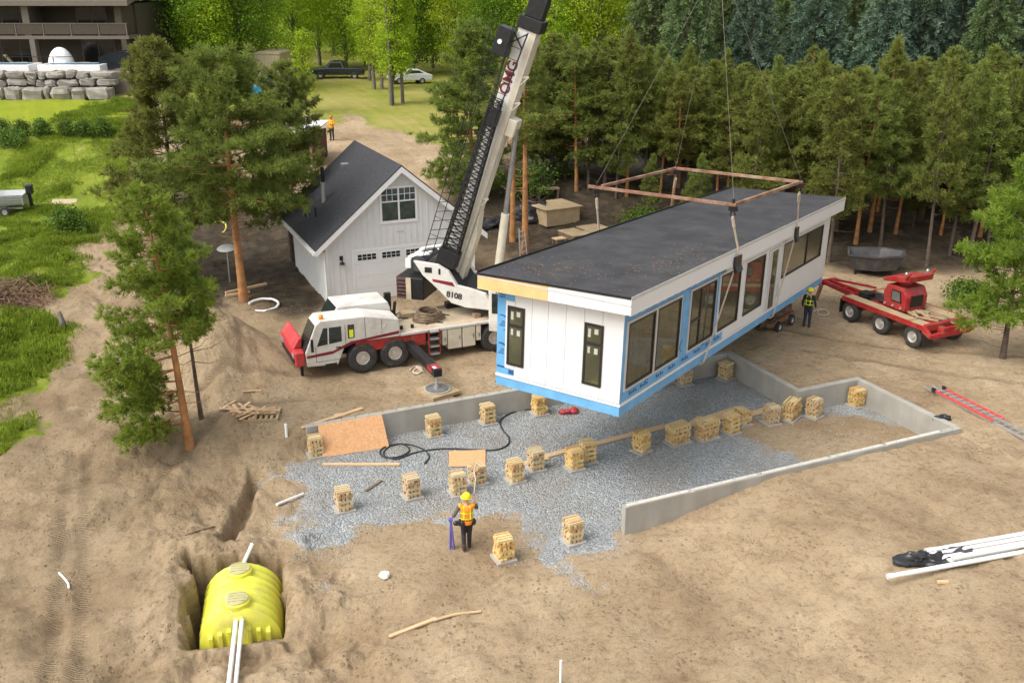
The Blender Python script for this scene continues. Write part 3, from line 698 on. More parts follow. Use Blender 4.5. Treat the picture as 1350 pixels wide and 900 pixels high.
# near cab with engine housing behind it
cabp = [(-2.2,.58),(-2.24,1.12),(-1.78,2.2),(-1.6,2.36),(.15,2.32),(1.52,2.02),(1.55,1.30),(-.55,1.30),(-.72,1.15),(-1.0,.5)]
cab = MB().prism(cabp, 0, 1.15, 'y').build('cab', M['crane_white'], crane, bevel=.035)
MB().prism([(-1.78,1.36),(-1.50,2.06),(-.80,2.05),(-.80,1.44)], -.008, .05, 'y').build('side_window', M['glass'], cab)
MB().prism([(-1.36,1.40),(-1.33,2.06),(-1.28,2.06),(-1.31,1.40)], -.018, -.0085, 'y').build('window_post', M['crane_white'], cab)
MB().prism([(-.56,1.5),(-.56,2.08),(-.28,2.07),(-.28,1.5)], -.010, .05, 'y').build('rear_window', M['glass'], cab, bevel=.03)
MB().box(-.50, -.34, -.016, -.0105, 1.55, 1.86).build('hi_vis_jacket', M['hivis_yellow'], cab)
ws = MB(); ws.add([(-2.245,.06,1.16),(-2.245,1.08,1.16),(-1.80,1.06,2.19),(-1.80,.08,2.19)], [(0,1,2,3)]); ws.add([(-2.26,.06,1.16),(-2.26,1.08,1.16),(-1.815,1.06,2.19),(-1.815,.08,2.19)], [(0,1,2,3)])
ws.build('windscreen', M['glass'], cab)
m = MB()
for a, b, c, d2 in ((-2.19,.93,-1.2,.98), (-1.2,.98,-.4,1.28), (-.4,1.28,1.5,1.42)): m.prism([(a,b),(c,d2),(c,d2+.12),(a,b+.10)], -.009, -.001, 'y')
m.build('stripe', M['maroon'], cab)
m = MB(); m.prism([(.35,1.60),(.75,1.62),(1.05,1.95),(.95,1.72),(.75,1.56)], -.007, -.001, 'y')
for k in range(3): m.box(.0+.16*k, .06+.16*k, -.007, -.001, 1.48, 1.54)
for k in range(5): m.box(.55+.12*k, .62+.12*k, -.007, -.001, 1.48, 1.52)
m.build('cab_marks', M['trim_grey'], cab)
m = MB(); m.box(.25, 1.4, .1, 1.05, 2.29, 2.30); 
for k in range(6): m.bar((.3+.18*k, .15, 2.30-.2*(.15+.18*k)*.0), (.3+.18*k, .95, 2.30), .06, .02)
m.v = [(x, y, z-(max(0, x-.15))*.219) for x, y, z in m.v]
m.build('grille', M['trim_grey'], cab)
m = MB(); m.prism([(-1.86,.72),(-1.86,.735),(-.62,.735),(-.62,.72)], -.006, -.001, 'y'); m.box(-.66, -.645, -.006, -.001, 1.28, 2.1); m.box(-1.84, -1.825, -.006, -.001, .74, 1.34); m.box(.13, .145, -.006, -.001, 1.45, 2.25); m.box(.80, .812, -.006, -.001, 1.45, 2.1)
m.build('panel_seam', M['black_metal'], cab)
MB().box(-1.05, -.85, -.03, -.001, 1.20, 1.24).build('door_handle', M['black_metal'], cab)
MB().box(-1.5, -1.05, -.02, -.001, .52, .60).build('cab_step', M['black_metal'], cab)
MB().lathe([(.09,0),(.09,.12),(.05,.17)], 10, Matrix.Translation((-1.5,.25,2.36))).build('beacon', M['light_orange'], cab)
m = MB(); m.bar((-2.0,-.02,1.3), (-2.0,-.22,1.42), .03, .03); m.box(-2.06, -1.96, -.26, -.2, 1.25, 1.75); m.build('mirror', M['black_metal'], cab)
# far half: higher cover with raked front window
hood = MB().prism([(-1.0,1.3),(-.95,1.85),(-.60,2.44),(1.45,2.38),(1.55,2.1),(1.55,1.3)], 1.2, 2.68, 'y').build('engine_cover', M['crane_white'], crane, bevel=.03)
m = MB(); m.add([(-.975,1.28,1.90),(-.975,2.6,1.90),(-.65,2.6,2.41),(-.65,1.28,2.41)], [(0,1,2,3)]); m.build('front_window', M['glass'], hood)
m = MB(); m.box(-2.62, -2.26, .02, 2.7, .62, 1.2); m.prism([(-2.62,1.2),(-2.26,1.2),(-2.22,1.62),(-2.35,1.62)], .5, 2.7, 'y')
nose = m.build('nose_panel', M['red_cover'], crane, bevel=.05)
MB().box(-2.66, -2.625, .25, 2.45, .70, .86).build('bumper_slot', M['black_metal'], nose)
for w in (.35, 2.3): MB().box(-2.66, -2.622, w-.14, w+.14, .92, 1.08).build('headlight', M['galv'], nose)
MB().cyl((-2.35,.35,.05), (-2.35,.35,.62), .06, 10).box(-2.5,-2.2,.2,.5,0,.05).build('front_jack', M['black_metal'], crane)
dk = MB().box(1.56, 9.6, 0, 2.7, 1.285, 1.40).build('deck', M['crane_white'], crane, bevel=.02)
MB().box(1.62, 9.5, .1, 2.6, 1.402, 1.412).build('deck_plate', M['deck_dusty'], dk)
m = MB()
for a in (1.75, 2.2): m.cyl((a, .45, 1.41), (a, .45, 1.55), .07, 8)
m.cyl((1.7, 1.4, 1.41), (1.7, 1.4, 1.9), .12, 10); m.box(1.55, 1.8, 1.9, 2.1, 1.41, 2.5); m.bar((1.65,1.3,1.41),(1.75,1.2,2.35),.1,.1)
m.build('boom_rest', M['black_metal'], crane)
for x0, x1 in ((3.32, 3.52), (3.56, 4.15), (4.2, 4.75), (4.8, 5.0)):
    b = MB().box(x0, x1, .02, .6, .42 if x1-x0 > .3 else .62, 1.26).build('cabinet', M['crane_cream'], crane, bevel=.02)
    MB().box(x1-.12, x1-.06, .0, .018, .8, .95).build('latch', M['grey_metal'], b)
m = MB()
for s in (2.72, 3.18): m.bar((s, -.05, .3), (s, -.02, 1.36), .06, .04)
st = m.build('step_ladder', M['crane_red'], crane)
m = MB()
for z in (.34, .66, .98, 1.28): m.box(2.76, 3.14, -.12, .12, z, z+.05)
m.build('rung', M['galv'], st)
rr = random.Random(5); m = MB()
for k in range(9):
    pts = [(3.15+(.62-.03*k+.08*rr.random())*math.cos(t), 1.15+(.50+.06*rr.random())*math.sin(t), 1.46+.04*k+.03*rr.random()) for t in [2*PI*i/18+.4*k for i in range(19)]]
    m.tube(pts, .035, 6)
rp = thing('rope_coil', 'coil of dirty brown rope lying on the dusty deck of the crane truck', 'rope', CT+cR.transposed() @ Vector((3.15, 1.15, 1.414)))
o = m.build('coil', M['old_wood'], rp, 50)
o.matrix_local = Matrix.Rotation(CA, 4, 'Z') @ Matrix.Translation((-3.15, -1.15, -1.414))
m = MB(); rr = random.Random(17)
for k in range(7):
    x = 1.7+.28*k; y = .5+rr.random()*1.7; m.tube([(x, y, 1.43), (x+.3, y+.15, 1.52), (x+.7, y+rr.uniform(-.3,.3), 1.43)], .025, 5)
m.build('hydraulic_hose', M['hose'], crane, 60)
for k, (x, y, w_, d_, h_) in enumerate(((2.15,1.6,.5,.4,.22),(4.3,2.1,.7,.35,.25),(4.9,.5,.3,.3,.18))): MB().box(x, x+w_, y, y+d_, 1.413, 1.413+h_).build('deck_box', M[('old_ply','black_metal','rust')[k]], crane, bevel=.015)
# outriggers: near front one in view, the others folded out of view
padw = G(577, 517); pl = cl(padw)
def outrigger(s, w, sgn):
    ob = MB().box(s-.16, s+.16, min(w, 1.3), max(w, 1.3), .72, 1.02).build('outrigger', M['black_metal'], crane, bevel=.015)
    e = w
    MB().box(s-.15, s+.15, e-.015 if sgn < 0 else e, e if sgn < 0 else e+.015, .74, 1.0).build('end_plate', M['black_metal'], ob)
    m = MB()
    for k in range(3): m.prism([(s-.14+.1*k, .76),(s-.08+.1*k, .76),(s-.02+.1*k, 1.0),(s-.08+.1*k, 1.0)], e+.5*(-sgn)*0+(.35 if sgn < 0 else -.4), e+(.36 if sgn < 0 else -.39), 'y')
    hz = MB(); hz.box(s-.165, s-.161, e+.25, e+.75, .8, 1.0); hz.box(s-.13, s+.13, e+.1, e+.6, 1.021, 1.026); hz.build('hazard_plate', M['red_plastic'], ob)
    h2 = MB(); h2.box(s-.13, s+.0, e+.12, e+.34, 1.027, 1.031); h2.build('reflector', M['fascia'], ob)
    j = MB().cyl((s, e+.2*(-sgn), .1), (s, e+.2*(-sgn), .75), .06, 12).build('jack_leg', M['galv'], ob, 40)
    MB().lathe([(.42,.17),(.42,.22),(.16,.26),(.14,.34)], 20, Matrix.Translation((s, e+.2*(-sgn), 0))).build('float', M['grey_metal'], ob, 40)
outrigger(pl.x-.05, pl.y-.25, -1)
fl = thing('outrigger_mat', 'square timber mat with steel ring under the crane outrigger foot', 'outrigger mat', padw, CA+.25)
m = MB()
for k in range(4): m.box(-.62, .62, -.62+.31*k, -.62+.31*k+.302, .0, .13)
m.build('timber', M['old_ply'], fl, bevel=.01)
m = MB(); m.lathe([(.30,.131),(.52,.131),(.52,.17),(.45,.19),(.38,.16),(.30,.15)], 24); m.build('ring_plate', M['concrete'], fl)
# superstructure and boom
ax = Vector((HOOK.x+2.37, HOOK.y-38.3, 0)).normalized(); ay = Vector((-ax.y, ax.x, 0))     # ax towards the load, ay away from the camera
SO = Vector((-1.12, 39.3, 2.2))
SM = Matrix(((ax.x, ay.x, 0, SO.x), (ax.y, ay.y, 0, SO.y), (0, 0, 1, SO.z), (0, 0, 0, 1)))
CTi = Matrix.Translation(CT) @ Matrix.Rotation(CA, 4, 'Z')
def sup(mb): mb.v = [tuple(CTi.inverted() @ (SM @ Vector(p))) for p in mb.v]; return mb
def spl(px, py, off):           # pixel on the upright plane ay = off, in superstructure coordinates
    r = Vector(ray(px, py)); o = SO+ay*off; t = (o-Vector(CAM0)).dot(ay)/r.dot(ay); q = Vector(CAM0)+r*t-SO
    return (q.dot(ax), q.z)
z2 = lambda x, y: (510+x/6.925, 300+y/6.925)
OFFN = -1.15
poly = [spl(*z2(*p), OFFN) for p in ((240,305),(460,340),(560,400),(640,530),(760,560),(900,605),(975,760),(720,730),(590,690),(500,600),(420,520),(330,440))]
sup_o = sup(MB().prism(poly, OFFN, OFFN+.18, 'y')).build('superstructure', M['crane_white'], crane, bevel=.02)
sup(MB().prism(poly, 1.0, 1.18, 'y')).build('far_side_plate', M['crane_white'], sup_o, bevel=.02)
inner = [(a*.96-.02, b*.94-.02) for a, b in poly]
sup(MB().prism(inner, OFFN+.19, .99, 'y')).build('machinery', M['black_metal'], sup_o)
q = [spl(*z2(*p), OFFN) for p in ((415,468),(600,500),(622,540),(420,492))]
sup(MB().prism(q, OFFN-.008, OFFN-.001, 'y')).build('stripe', M['maroon'], sup_o)
m = MB()
for p0, p1 in (((345,360),(412,415)), ((470,375),(490,430))):
    a = spl(*z2(*p0), OFFN); b = spl(*z2(*p1), OFFN); m.box(min(a[0],b[0]), max(a[0],b[0]), OFFN-.01, OFFN-.001, min(a[1],b[1]), max(a[1],b[1]))
sup(m).build('access_opening', M['black_metal'], sup_o)
tc_ = spl(*z2(615,620), OFFN); hz = abs(spl(*z2(615,575), OFFN)[1]-spl(*z2(615,660), OFFN)[1])
text_mesh('8108', hz*.85, M['black_metal'], sup_o, CTi.inverted() @ SM @ Matrix.Translation((tc_[0], OFFN-.012, tc_[1])) @ Matrix.Rotation(PI/2, 4, 'X') @ Matrix.Rotation(-.1, 4, 'Z'), 'fleet_number')
m = MB(); tp = spl(*z2(190,272), OFFN+.3); tq = spl(*z2(345,238), OFFN+.3)
m.bar((tp[0], -.6, tp[1]), (tq[0]+.2, -.6, tq[1]), .35, .1); m.bar((tp[0], .6, tp[1]), (tq[0]+.2, .6, tq[1]), .3, .1); m.box(tp[0]-.1, tp[0]+.15, -.9, .9, tp[1]-.45, tp[1]-.05)
sup(m).build('winch_cover', M['boom_white'], sup_o, bevel=.02)
m = MB().cyl((tp[0]+.45, -.8, tp[1]-.25), (tp[0]+.45, .8, tp[1]-.25), .34, 20); m.cyl((tp[0]+1.1, -.7, tp[1]-.25), (tp[0]+1.1, .7, tp[1]-.25), .28, 20)
sup(m).build('winch_drum', M['wire'], sup_o, 40)
a = spl(*z2(85,440), -1.2); b = spl(*z2(345,640), -1.2)
cwx0, cwx1 = a[0], spl(*z2(330,440), -1.2)[0]; cz0 = spl(*z2(210,655), -1.2)[1]; cz1 = spl(*z2(90,445), -1.2)[1]
cw = sup(MB().box(cwx0, cwx1, -1.2, 1.2, cz0, cz1)).build('counterweight', M['black_metal'], sup_o, bevel=.05)
m = MB()
for k in range(6): z = cz0+(cz1-cz0)*(k+.5)/6; m.box(cwx0-.05, cwx0-.001, -1.1, 1.1, z-.05, z+.05); m.box(cwx0+.02, cwx0+.42, -1.24, -1.201, z-.045, z+.045)
sup(m).build('weight_slab', M['weight_brown'], cw)
m = MB(); m.box(cwx0+.44, cwx0+.66, -1.25, -1.201, cz0+.02, cz1-.02); sup(m).build('lifting_rib', M['deck_dusty'], cw)
sup(MB().lathe([(1.05,-.75),(1.05,-.45),(.9,-.40),(.9,0)], 32)).build('turntable', M['crane_white'], sup_o, 40)
pr = spl(690, 400, OFFN)[0]
ocab = sup(MB().box(.55, 2.0, -1.25, -.25, -.45, 1.35)).build('operator_cab', M['crane_white'], sup_o, bevel=.05)
sup(MB().box(.7, 1.85, -1.262, -1.252, .35, 1.2)).build('cab_window', M['glass'], ocab)
# boom (plane through the boom foot and the load line)
B0 = Vector(P(591, 355, 4.1)); B0 = B0+ay*((SO-B0).dot(ay))
def bp(px, py):
    r = Vector(ray(px, py)); t = (B0-Vector(CAM0)).dot(ay)/r.dot(ay); return Vector(CAM0)+r*t
B1 = bp(704, 28); e1 = (B1-B0).normalized(); e2 = ay.cross(e1)
if e2.z < 0: e2 = -e2
L1 = (B1-B0).length; LT = (HOOK.x-B0.x)/e1.x
BM = Matrix(((e1.x, ay.x, e2.x, B0.x), (e1.y, ay.y, e2.y, B0.y), (e1.z, ay.z, e2.z, B0.z), (0,0,0,1)))
def bm(mb): mb.v = [tuple(CTi.inverted() @ (BM @ Vector(p))) for p in mb.v]; return mb
boom = bm(MB().prism([(-.33,-.15),(-.24,-.36),(.24,-.36),(.33,-.15),(.33,.40),(-.33,.40)], -.9, L1, 'x')).build('boom', M['boom_white'], crane, bevel=.03)
m = MB(); m.box(-.5, L1-.05, -.355, -.332, -.34, -.10); m.box(-.9, L1-.2, -.25, .25, -.39, -.362); m.prism([(-1.2,-.60),(1.6,-.60),(2.6,-.40),(-1.2,-.40)], -.30, .30, 'y')
bm(m).build('boom_belly', M['crane_cream'], boom)
bm(MB().box(L1-.35, L1+.12, -.42, .42, -.46, .50)).build('boom_collar', M['black_metal'], boom, bevel=.03)
bm(MB().box(L1+.12, LT-1.5, -.29, .29, -.34, .36)).build('boom_extension', M['black_metal'], boom, bevel=.02)
m = MB(); m.box(LT-1.5, LT+.2, -.36, .36, -.5, .5); m.cyl((LT, -.3, -.5), (LT, .3, -.5), .3, 16); bm(m).build('boom_head', M['black_metal'], boom)
yr, zr = -.405, .26
u7 = 0
# stowed lattice jib on the near side
m = MB(); J0, J1 = .35, L1*.70
def jib(t): w = .33*(1-.45*t); return w
N = 24; y0j, y1j = -.46, -.86
prev = None
for i in range(N+1):
    t = i/N; s = J0+(J1-J0)*t; h = jib(t); zc = .16+.10*t
    c = [(s, y0j, zc-h), (s, y0j, zc+h), (s, y1j, zc+h), (s, y1j, zc-h)]
    for k in range(4): m.bar(c[k], c[(k+1)%4], .03, .03)
    if prev:
        for k in range(4):
            m.bar(prev[k], c[k], .065, .065); m.bar(prev[k], c[(k+1)%4], .035, .035)
    prev = c
jb = bm(m).build('lattice_jib', M['black_metal'], boom)
for q in ((.1, .8, -.90, -.37, -.25, .60), (L1*.60, L1*.66, -.86, -.37, .0, .45), (L1-1.5, L1-.45, -.95, -.37, .42, .98)): bm(MB().box(*q)).build('jib_bracket', M['black_metal'], boom, bevel=.02)
bm(MB().cyl((L1-1.0,-.94,.75),(L1-1.0,-1.02,.75),.09,10)).build('lamp', M['fascia'], boom)
m = MB()
for yy, z0, z1 in ((-.9, 1.15, 1.25), (-.75, .85, 1.0), (.2, .7, .75)): m.tube([(.2, yy, z0), (L1-.4, yy, z1)], .018, 5)
for k in range(22): s = .5+(L1-1.2)*k/22; m.bar((s, -.88, 1.16), (s+.25, -.6, .55), .02, .02)
for k in range(12): s = .4+(L1-1)*k/12; m.bar((s, -.87, .5), (s, -.9, 1.15), .016, .016)
bm(m).build('hoist_rope', M['black_metal'], boom)
for s in (L1*.31, L1*.70, L1*.80): m = MB(); m.bar((s, -.30, -.3), (s+.12, -.34, -.58), .06, .06); m.bar((s+.12,-.34,-.58),(s-.25,-.34,-.36),.035,.035); bm(m).build('boom_bracket', M['crane_cream'], boom)
# lettering on the near side, reading up the boom
sl = (bp(678, 103)-B0).dot(e1)
TM = CTi.inverted() @ BM @ Matrix.Translation((sl, -1.03, .28)) @ Matrix.Rotation(PI/2, 4, 'X')
m = MB()
for zz in (-.08, .52): m.bar((L1*.68, -.62, zz*.6+.1), (L1-.4, -.60, zz), .05, .05)
for k in range(6): s = L1*.68+(L1*.30-.4)*k/6; m.bar((s, -.62, -.06), (s+.02, -.61, .5), .022, .022)
m.bar((L1*.90, -.61, -.06), (L1*.955, -.61, .52), .05, .05); m.bar((L1*.955, -.61, -.06), (L1*.90, -.61, .52), .05, .05)
bm(m).build('jib_tail', M['black_metal'], boom)
pl_ = boom
text_mesh('OMG', .56, M['maroon'], pl_, CTi.inverted() @ BM @ Matrix.Translation((sl, -.338, .16)) @ Matrix.Rotation(PI/2, 4, 'X'), 'lettering', .004)
# lift cylinder
pc = bp(681, 170); c0 = bp(657, 352); cm_ = c0+(pc-c0)*.40
m = MB().cyl(c0, cm_, .17, 14); m.v = [tuple(CTi.inverted() @ Vector(p)) for p in m.v]
cyl_o = m.build('lift_cylinder', M['crane_cream'], boom, 40)
m = MB().cyl(cm_, pc, .10, 14); m.v = [tuple(CTi.inverted() @ Vector(p)) for p in m.v]; m.build('piston_rod', M['grey_metal'], boom, 40)
q = BM.inverted() @ pc
bm(MB().box(q.x-.35, q.x+.35, -.36, .36, -.72, -.34)).build('cylinder_bracket', M['crane_cream'], boom, bevel=.05)
tip = BM @ Vector((LT, 0, -.75))
one('hoist_line', MB().tube([tip, HOOK+Vector((0,0,.95))], .03, 6), M['wire'], 'taut hoist cable falling from the crane boom to the hook above the spreader', 'cable')

# ------------------------------------------------------------------ garage
gar = thing('garage', 'white board and batten garage with steep dark gable roof behind the crane truck', 'garage', (-8.69, 44.29, .8), A0)
GW, GD, GE, GA = 7.45, 7.25, 3.05, 6.18; GC = GW/2
MB().prism([(0,-.5),(GW,-.5),(GW,GE),(GC,GA),(0,GE)], 0, GD, 'y').build('wall', M['gar_wall'], gar)
m = MB()
for i in range(1, 25):
    x = GW*i/25; top = GE+(GA-GE)*(1-abs(x-GC)/GC)-.12
    zs = [(-.1, top)]
    if 1.2 < x < 6.35: zs = [(2.62, top)]
    if 2.62 < x < 4.62: zs = [(2.62, 3.66), (5.42, top)] if top > 5.5 else [(2.62, 3.66)]
    for a, b in zs: m.box(x-.02, x+.02, -.018, -.001, a, b)
for i in range(1, 24): y = GD*i/24; m.box(-.018, -.001, y-.02, y+.02, -.1, GE-.1)
m.build('batten', M['gar_wall'], gar)
m = MB()
for x in (-.02, GW-.1): m.box(x, x+.12, -.028, -.0015, -.1, GE)
m.box(1.22, 6.33, -.03, -.019, 2.42, 2.55); m.box(1.22, 1.34, -.03, -.019, 0, 2.42); m.box(6.21, 6.33, -.03, -.019, 0, 2.42)
m.build('corner_trim', M['gar_trim'], gar)
gd = MB().box(1.345, 6.205, -.012, -.002, .0, 2.415).build('garage_door', M['gar_door'], gar)
m = MB()
for k in range(1, 4): m.box(1.35, 6.2, -.016, -.0125, .604*k-.006, .604*k+.006)
m.build('panel_joint', M['trim_grey'], gd)
for k in range(4):
    x0 = 1.47+1.2*k; f = MB()
    f.box(x0, x0+.98, -.03, -.0125, 1.98, 2.32); fo = f.build('door_window', M['gar_door'], gd)
    g_ = MB()
    for i in range(4):
        for j in range(2): g_.box(x0+.04+.23*i, x0+.04+.23*i+.2, -.036, -.031, 2.01+.15*j, 2.01+.15*j+.125)
    g_.build('pane', M['glass'], fo)
f = MB(); x0, x1, zz0, zz1 = 2.80, 4.45, 3.78, 5.30
for (a, b, c, d2) in ((x0-.1, x1+.1, zz0-.14, zz0), (x0-.1, x1+.1, zz1, zz1+.1), (x0-.1, x0, zz0, zz1), (x1, x1+.1, zz0, zz1), (3.59, 3.67, zz0, zz1), (x0, 3.59, 4.66, 4.72), (3.67, x1, 4.66, 4.72)): f.box(a, b, -.05, -.002, c, d2)
for xx in (2.80, 3.67):
    for i in (1, 2): f.box(xx+.263*i-.012, xx+.263*i+.012, -.038, -.02, 4.72, zz1)
    f.box(xx, xx+.78, -.037, -.021, 5.0, 5.03)
wf = f.build('window', M['gar_trim'], gar)
MB().box(x0+.002, x1-.002, -.018, -.004, zz0+.002, zz1-.002).build('pane', M['clear_glass'], wf)
m = MB(); m.lathe([(.13,0),(.10,.08),(.03,.13),(.03,.2)], 12, Matrix.Translation((.72,-.16,1.95))); m.bar((.72,-.16,2.15),(.72,-.02,2.22),.04,.04); m.box(.64,.80,-.03,-.003,2.12,2.32)
m.build('wall_lamp', M['black_metal'], gar)
MB().box(3.5, 3.85, -.02, -.003, 3.18, 3.26).build('vent_cover', M['trim_grey'], gar)
sl_ = (GA-GE)/GC; ov = .55
def gz(x): return GA-abs(x-GC)*sl_
r_ = MB(); t_ = .16
r_.prism([(-ov, gz(-ov)+.03), (GC, GA+.03), (GW+ov, gz(GW+ov)+.03), (GW+ov, gz(GW+ov)+.03+t_), (GC, GA+.03+t_), (-ov, gz(-ov)+.03+t_)], -.4, GD+.4, 'y')
gr_o = r_.build('roof', M['gar_trim'], gar)
m = MB(); b0 = .03+t_+.004
m.prism([(-ov-.03, gz(-ov-.03)+b0), (GC, GA+b0), (GW+ov+.03, gz(GW+ov+.03)+b0), (GW+ov+.03, gz(GW+ov+.03)+b0+.05), (GC, GA+b0+.07), (-ov-.03, gz(-ov-.03)+b0+.05)], -.43, GD+.43, 'y')
m.build('shingles', M['gar_shingle'], gr_o)
m = MB(); m.prism([(-ov, gz(-ov)-.1), (GC, GA-.1), (GW+ov, gz(GW+ov)-.1), (GW+ov, gz(GW+ov)+.19), (GC, GA+.19), (-ov, gz(-ov)+.19)], -.425, -.402, 'y')
m.build('rake_board', M['gar_trim'], gr_o)
m = MB(); m.box(-ov-.13, -ov-.005, -.42, GD+.42, gz(-ov)-.02, gz(-ov)+.11); m.tube([(-ov-.06,-.3,gz(-ov)-.02),(-.1,-.05,2.6),(-.07,-.07,.2),(-.2,-.3,.1)],.04,6); m.build('gutter', M['gar_trim'], gr_o)
def roof_pt(x, y): return Vector((x, y, gz(x)+b0+.05))
m = MB(); p = roof_pt(1.0, 3.9); m.cyl(p-Vector((0,0,.1)), p+Vector((0,0,.95)), .12, 12); ch = m.build('flue_pipe', M['galv'], gr_o, 40)
MB().cyl(p+Vector((0,0,.96)), p+Vector((0,0,1.7)), .09, 12).build('flue_cap', M['black_metal'], ch, 40)
m = MB(); p = roof_pt(2.6, 5.6); m.box(p.x-.2, p.x+.2, p.y-.2, p.y+.2, p.z-.15, p.z+.15); m.build('roof_vent', M['grey_metal'], gr_o, bevel=.03)
m = MB()
for x, y in ((.35, 3.1), (.1, 4.2)): p = roof_pt(x, y); m.cyl(p-Vector((0,0,.05)), p+Vector((0,0,.45)), .05, 8)
m.build('vent_stack', M['black_metal'], gr_o)
#@@PART3

# ------------------------------------------------------------------ timber cribs on pavers
def crib_meshes(kind, seed):
    rr = random.Random(seed); m = MB(); b = .089; z = .07; L = .50
    layers = 8 if kind != 'low' else 7
    wide = kind == 'wide'
    for k in range(layers):
        j = lambda s=.012: rr.uniform(-s, s)
        if k % 2 == 0:
            xs = (-.20, -.067, .067, .20) if not wide else (-.38, -.23, -.08, .08, .23, .38)
            for x in xs:
                if rr.random() < .06 and k > 0: continue
                m.box(x-b/2+j(), x+b/2+j(), -L/2+j(.05), L/2+j(.05), z+.001, z+b-.001)
        else:
            e = .25 if not wide else .43
            for y in (-.20, -.067, .067, .20): m.box(-e+j(.03), e+j(.03), y-b/2+j(), y+b/2+j(), z+.001, z+b-.001)
            # (each course lies a little askew)
        n0 = len(m.v)-8*(len(xs) if k % 2 == 0 else 4); t = rr.uniform(-.07, .07); c_, s_n = math.cos(t), math.sin(t)
        for i in range(max(0, n0), len(m.v)): q = m.v[i]; m.v[i] = (q[0]*c_-q[1]*s_n, q[0]*s_n+q[1]*c_, q[2])
        z += b
    if seed % 3 == 0: m.box(-.2, .2, -.2, .02, z+.002, z+.03)
    return m
CR_P = {}
def crib(px, py, kind, seed, rot, label):
    g = G(px, py); key = (kind, seed)
    if key not in CR_P:
        t = thing('timber_crib', label, 'crib', g, A0+rot, 'timber cribs standing on the gravel bed')
        w = .34 if kind != 'wide' else .50
        MB().box(-w, w, -.33, .33, -.03, .065).build('paver', M['pad_block'], t, bevel=.01)
        crib_meshes(kind, seed).build('stacked_block', M['crib'], t)
        CR_P[key] = t
    else: t = dup(CR_P[key], g, A0+rot, label=label)
    t.location.z = g[2]; t.scale = (.9, .9, .94)
    return t
for c in (
 (454,671,'std',1,.0,'timber crib standing alone at the far left corner of the gravel'),
 (543,654,'std',2,.05,'timber crib alone in mid gravel below the coiled black hose'),
 (604,650,'std',3,-.05,'pale timber crib directly behind the worker in the yellow helmet'),
 (629,636,'low',4,.1,'greyish timber crib at the corner of the small plywood sheet on the gravel'),
 (679,633,'std',1,.08,'timber crib at the left end of the row of planks'),
 (706,618,'std',2,.0,'timber crib second from the left end of the plank row'),
 (757,617,'std',3,.05,'front one of the two touching timber cribs below the house corner'),
 (774,607,'std',5,-.05,'rear one of the two touching timber cribs below the house corner'),
 (845,594,'std',6,.3,'timber crib at the end of the long narrow plank, just right of the house corner'),
 (893,583,'wide',2,.15,'wide timber crib left of the wide boards in the middle row'),
 (931,577,'wide',3,.12,'wide timber crib beside the wide boards of the middle row'),
 (963,570,'std',5,.2,'timber crib in front of the right edge of the wide boards'),
 (978,559,'low',7,.1,'low timber crib behind the right edge of the wide boards'),
 (1016,558,'std',8,-.02,'orange stained timber crib left of the tall double crib'),
 (1042,551,'wide',9,.5,'tall double timber crib in front of the concrete step corner'),
 (1072,549,'std',6,.3,'timber crib between the tall double crib and the far right crib'),
 (1128,535,'std',8,.0,'timber crib in the right corner of the concrete foundation'),
 (755,713,'std',9,.05,'timber crib alone on the sand right of the worker, nearest the front concrete wall'),
 (664,736,'std',7,.0,'timber crib nearest the camera, on sand just right of the worker'),
 (572,573,'std',4,.05,'timber crib against the back wall right of the leaning plywood sheet'),
 (643,557,'std',5,.0,'timber crib against the back wall left of the hanging house'),
 (711,545,'std',1,.0,'timber crib by the back wall under the left house edge beside the red cloth'),
 (902,506,'low',8,.0,'timber crib by the back wall half hidden under the blue house edge'),
 (956,499,'std',2,.3,'timber crib in the inner back corner where two concrete walls meet'),
 (417,600,'std',3,.0,'timber crib behind the left edge of the leaning plywood sheet')): crib(*c)

# ------------------------------------------------------------------ boards, sheets, hose and litter
def board(pa, pb, w, t, label, m='plank', lift=.01, cat='plank', name='plank', zfix=None):
    a = Vector(G(*pa)); b = Vector(G(*pb))
    if zfix is not None: a.z = b.z = zfix
    q = MB().bar(a+Vector((0,0,t/2+lift)), b+Vector((0,0,t/2+lift)), w, t)
    return one(name, q, M[m], label, cat)
board((690,612),(722,604), .25, .04, 'short wide plank lying between the two left cribs of the plank row')
board((714,604),(772,587), .25, .04, 'plank leading from the second crib to the touching pair of cribs')
board((776,588),(838,572), .25, .04, 'long narrow plank reaching from the crib pair to the crib right of the house corner')
board((838,572),(880,562), .30, .04, 'plank lying between the house corner crib and the first wide crib')
board((985,548),(1020,538), .34, .04, 'plank on the right, ending at the orange stained crib')
def sheet(c4, t, label, name='plywood_sheet', m='osb', zs=(0,0,0,0), cat='plywood'):
    pts = [Vector(G(*p))+Vector((0,0,.05+z)) for p, z in zip(c4, zs)]
    n = (pts[1]-pts[0]).cross(pts[3]-pts[0]).normalized()*t
    mb = MB().add(pts+[p+n for p in pts], [(0,1,2,3),(7,6,5,4),(0,4,5,1),(1,5,6,2),(2,6,7,3),(3,7,4,0)])
    return one(name, mb, M[m], label, cat)
sheet(((905,560),(920,549),(948,558),(928,566)), .03, 'pale board lying on the left part of the wide board row', 'wide_board', 'plank', cat='board')
sheet(((934,548),(968,537),(992,549),(958,556)), .03, 'widest pale board lying flat behind the middle row of cribs', 'wide_board', 'plank', cat='board')
sheet(((592,616),(592,596),(640,594),(640,616)), .02, 'small orange plywood sheet lying flat on the gravel behind the worker')
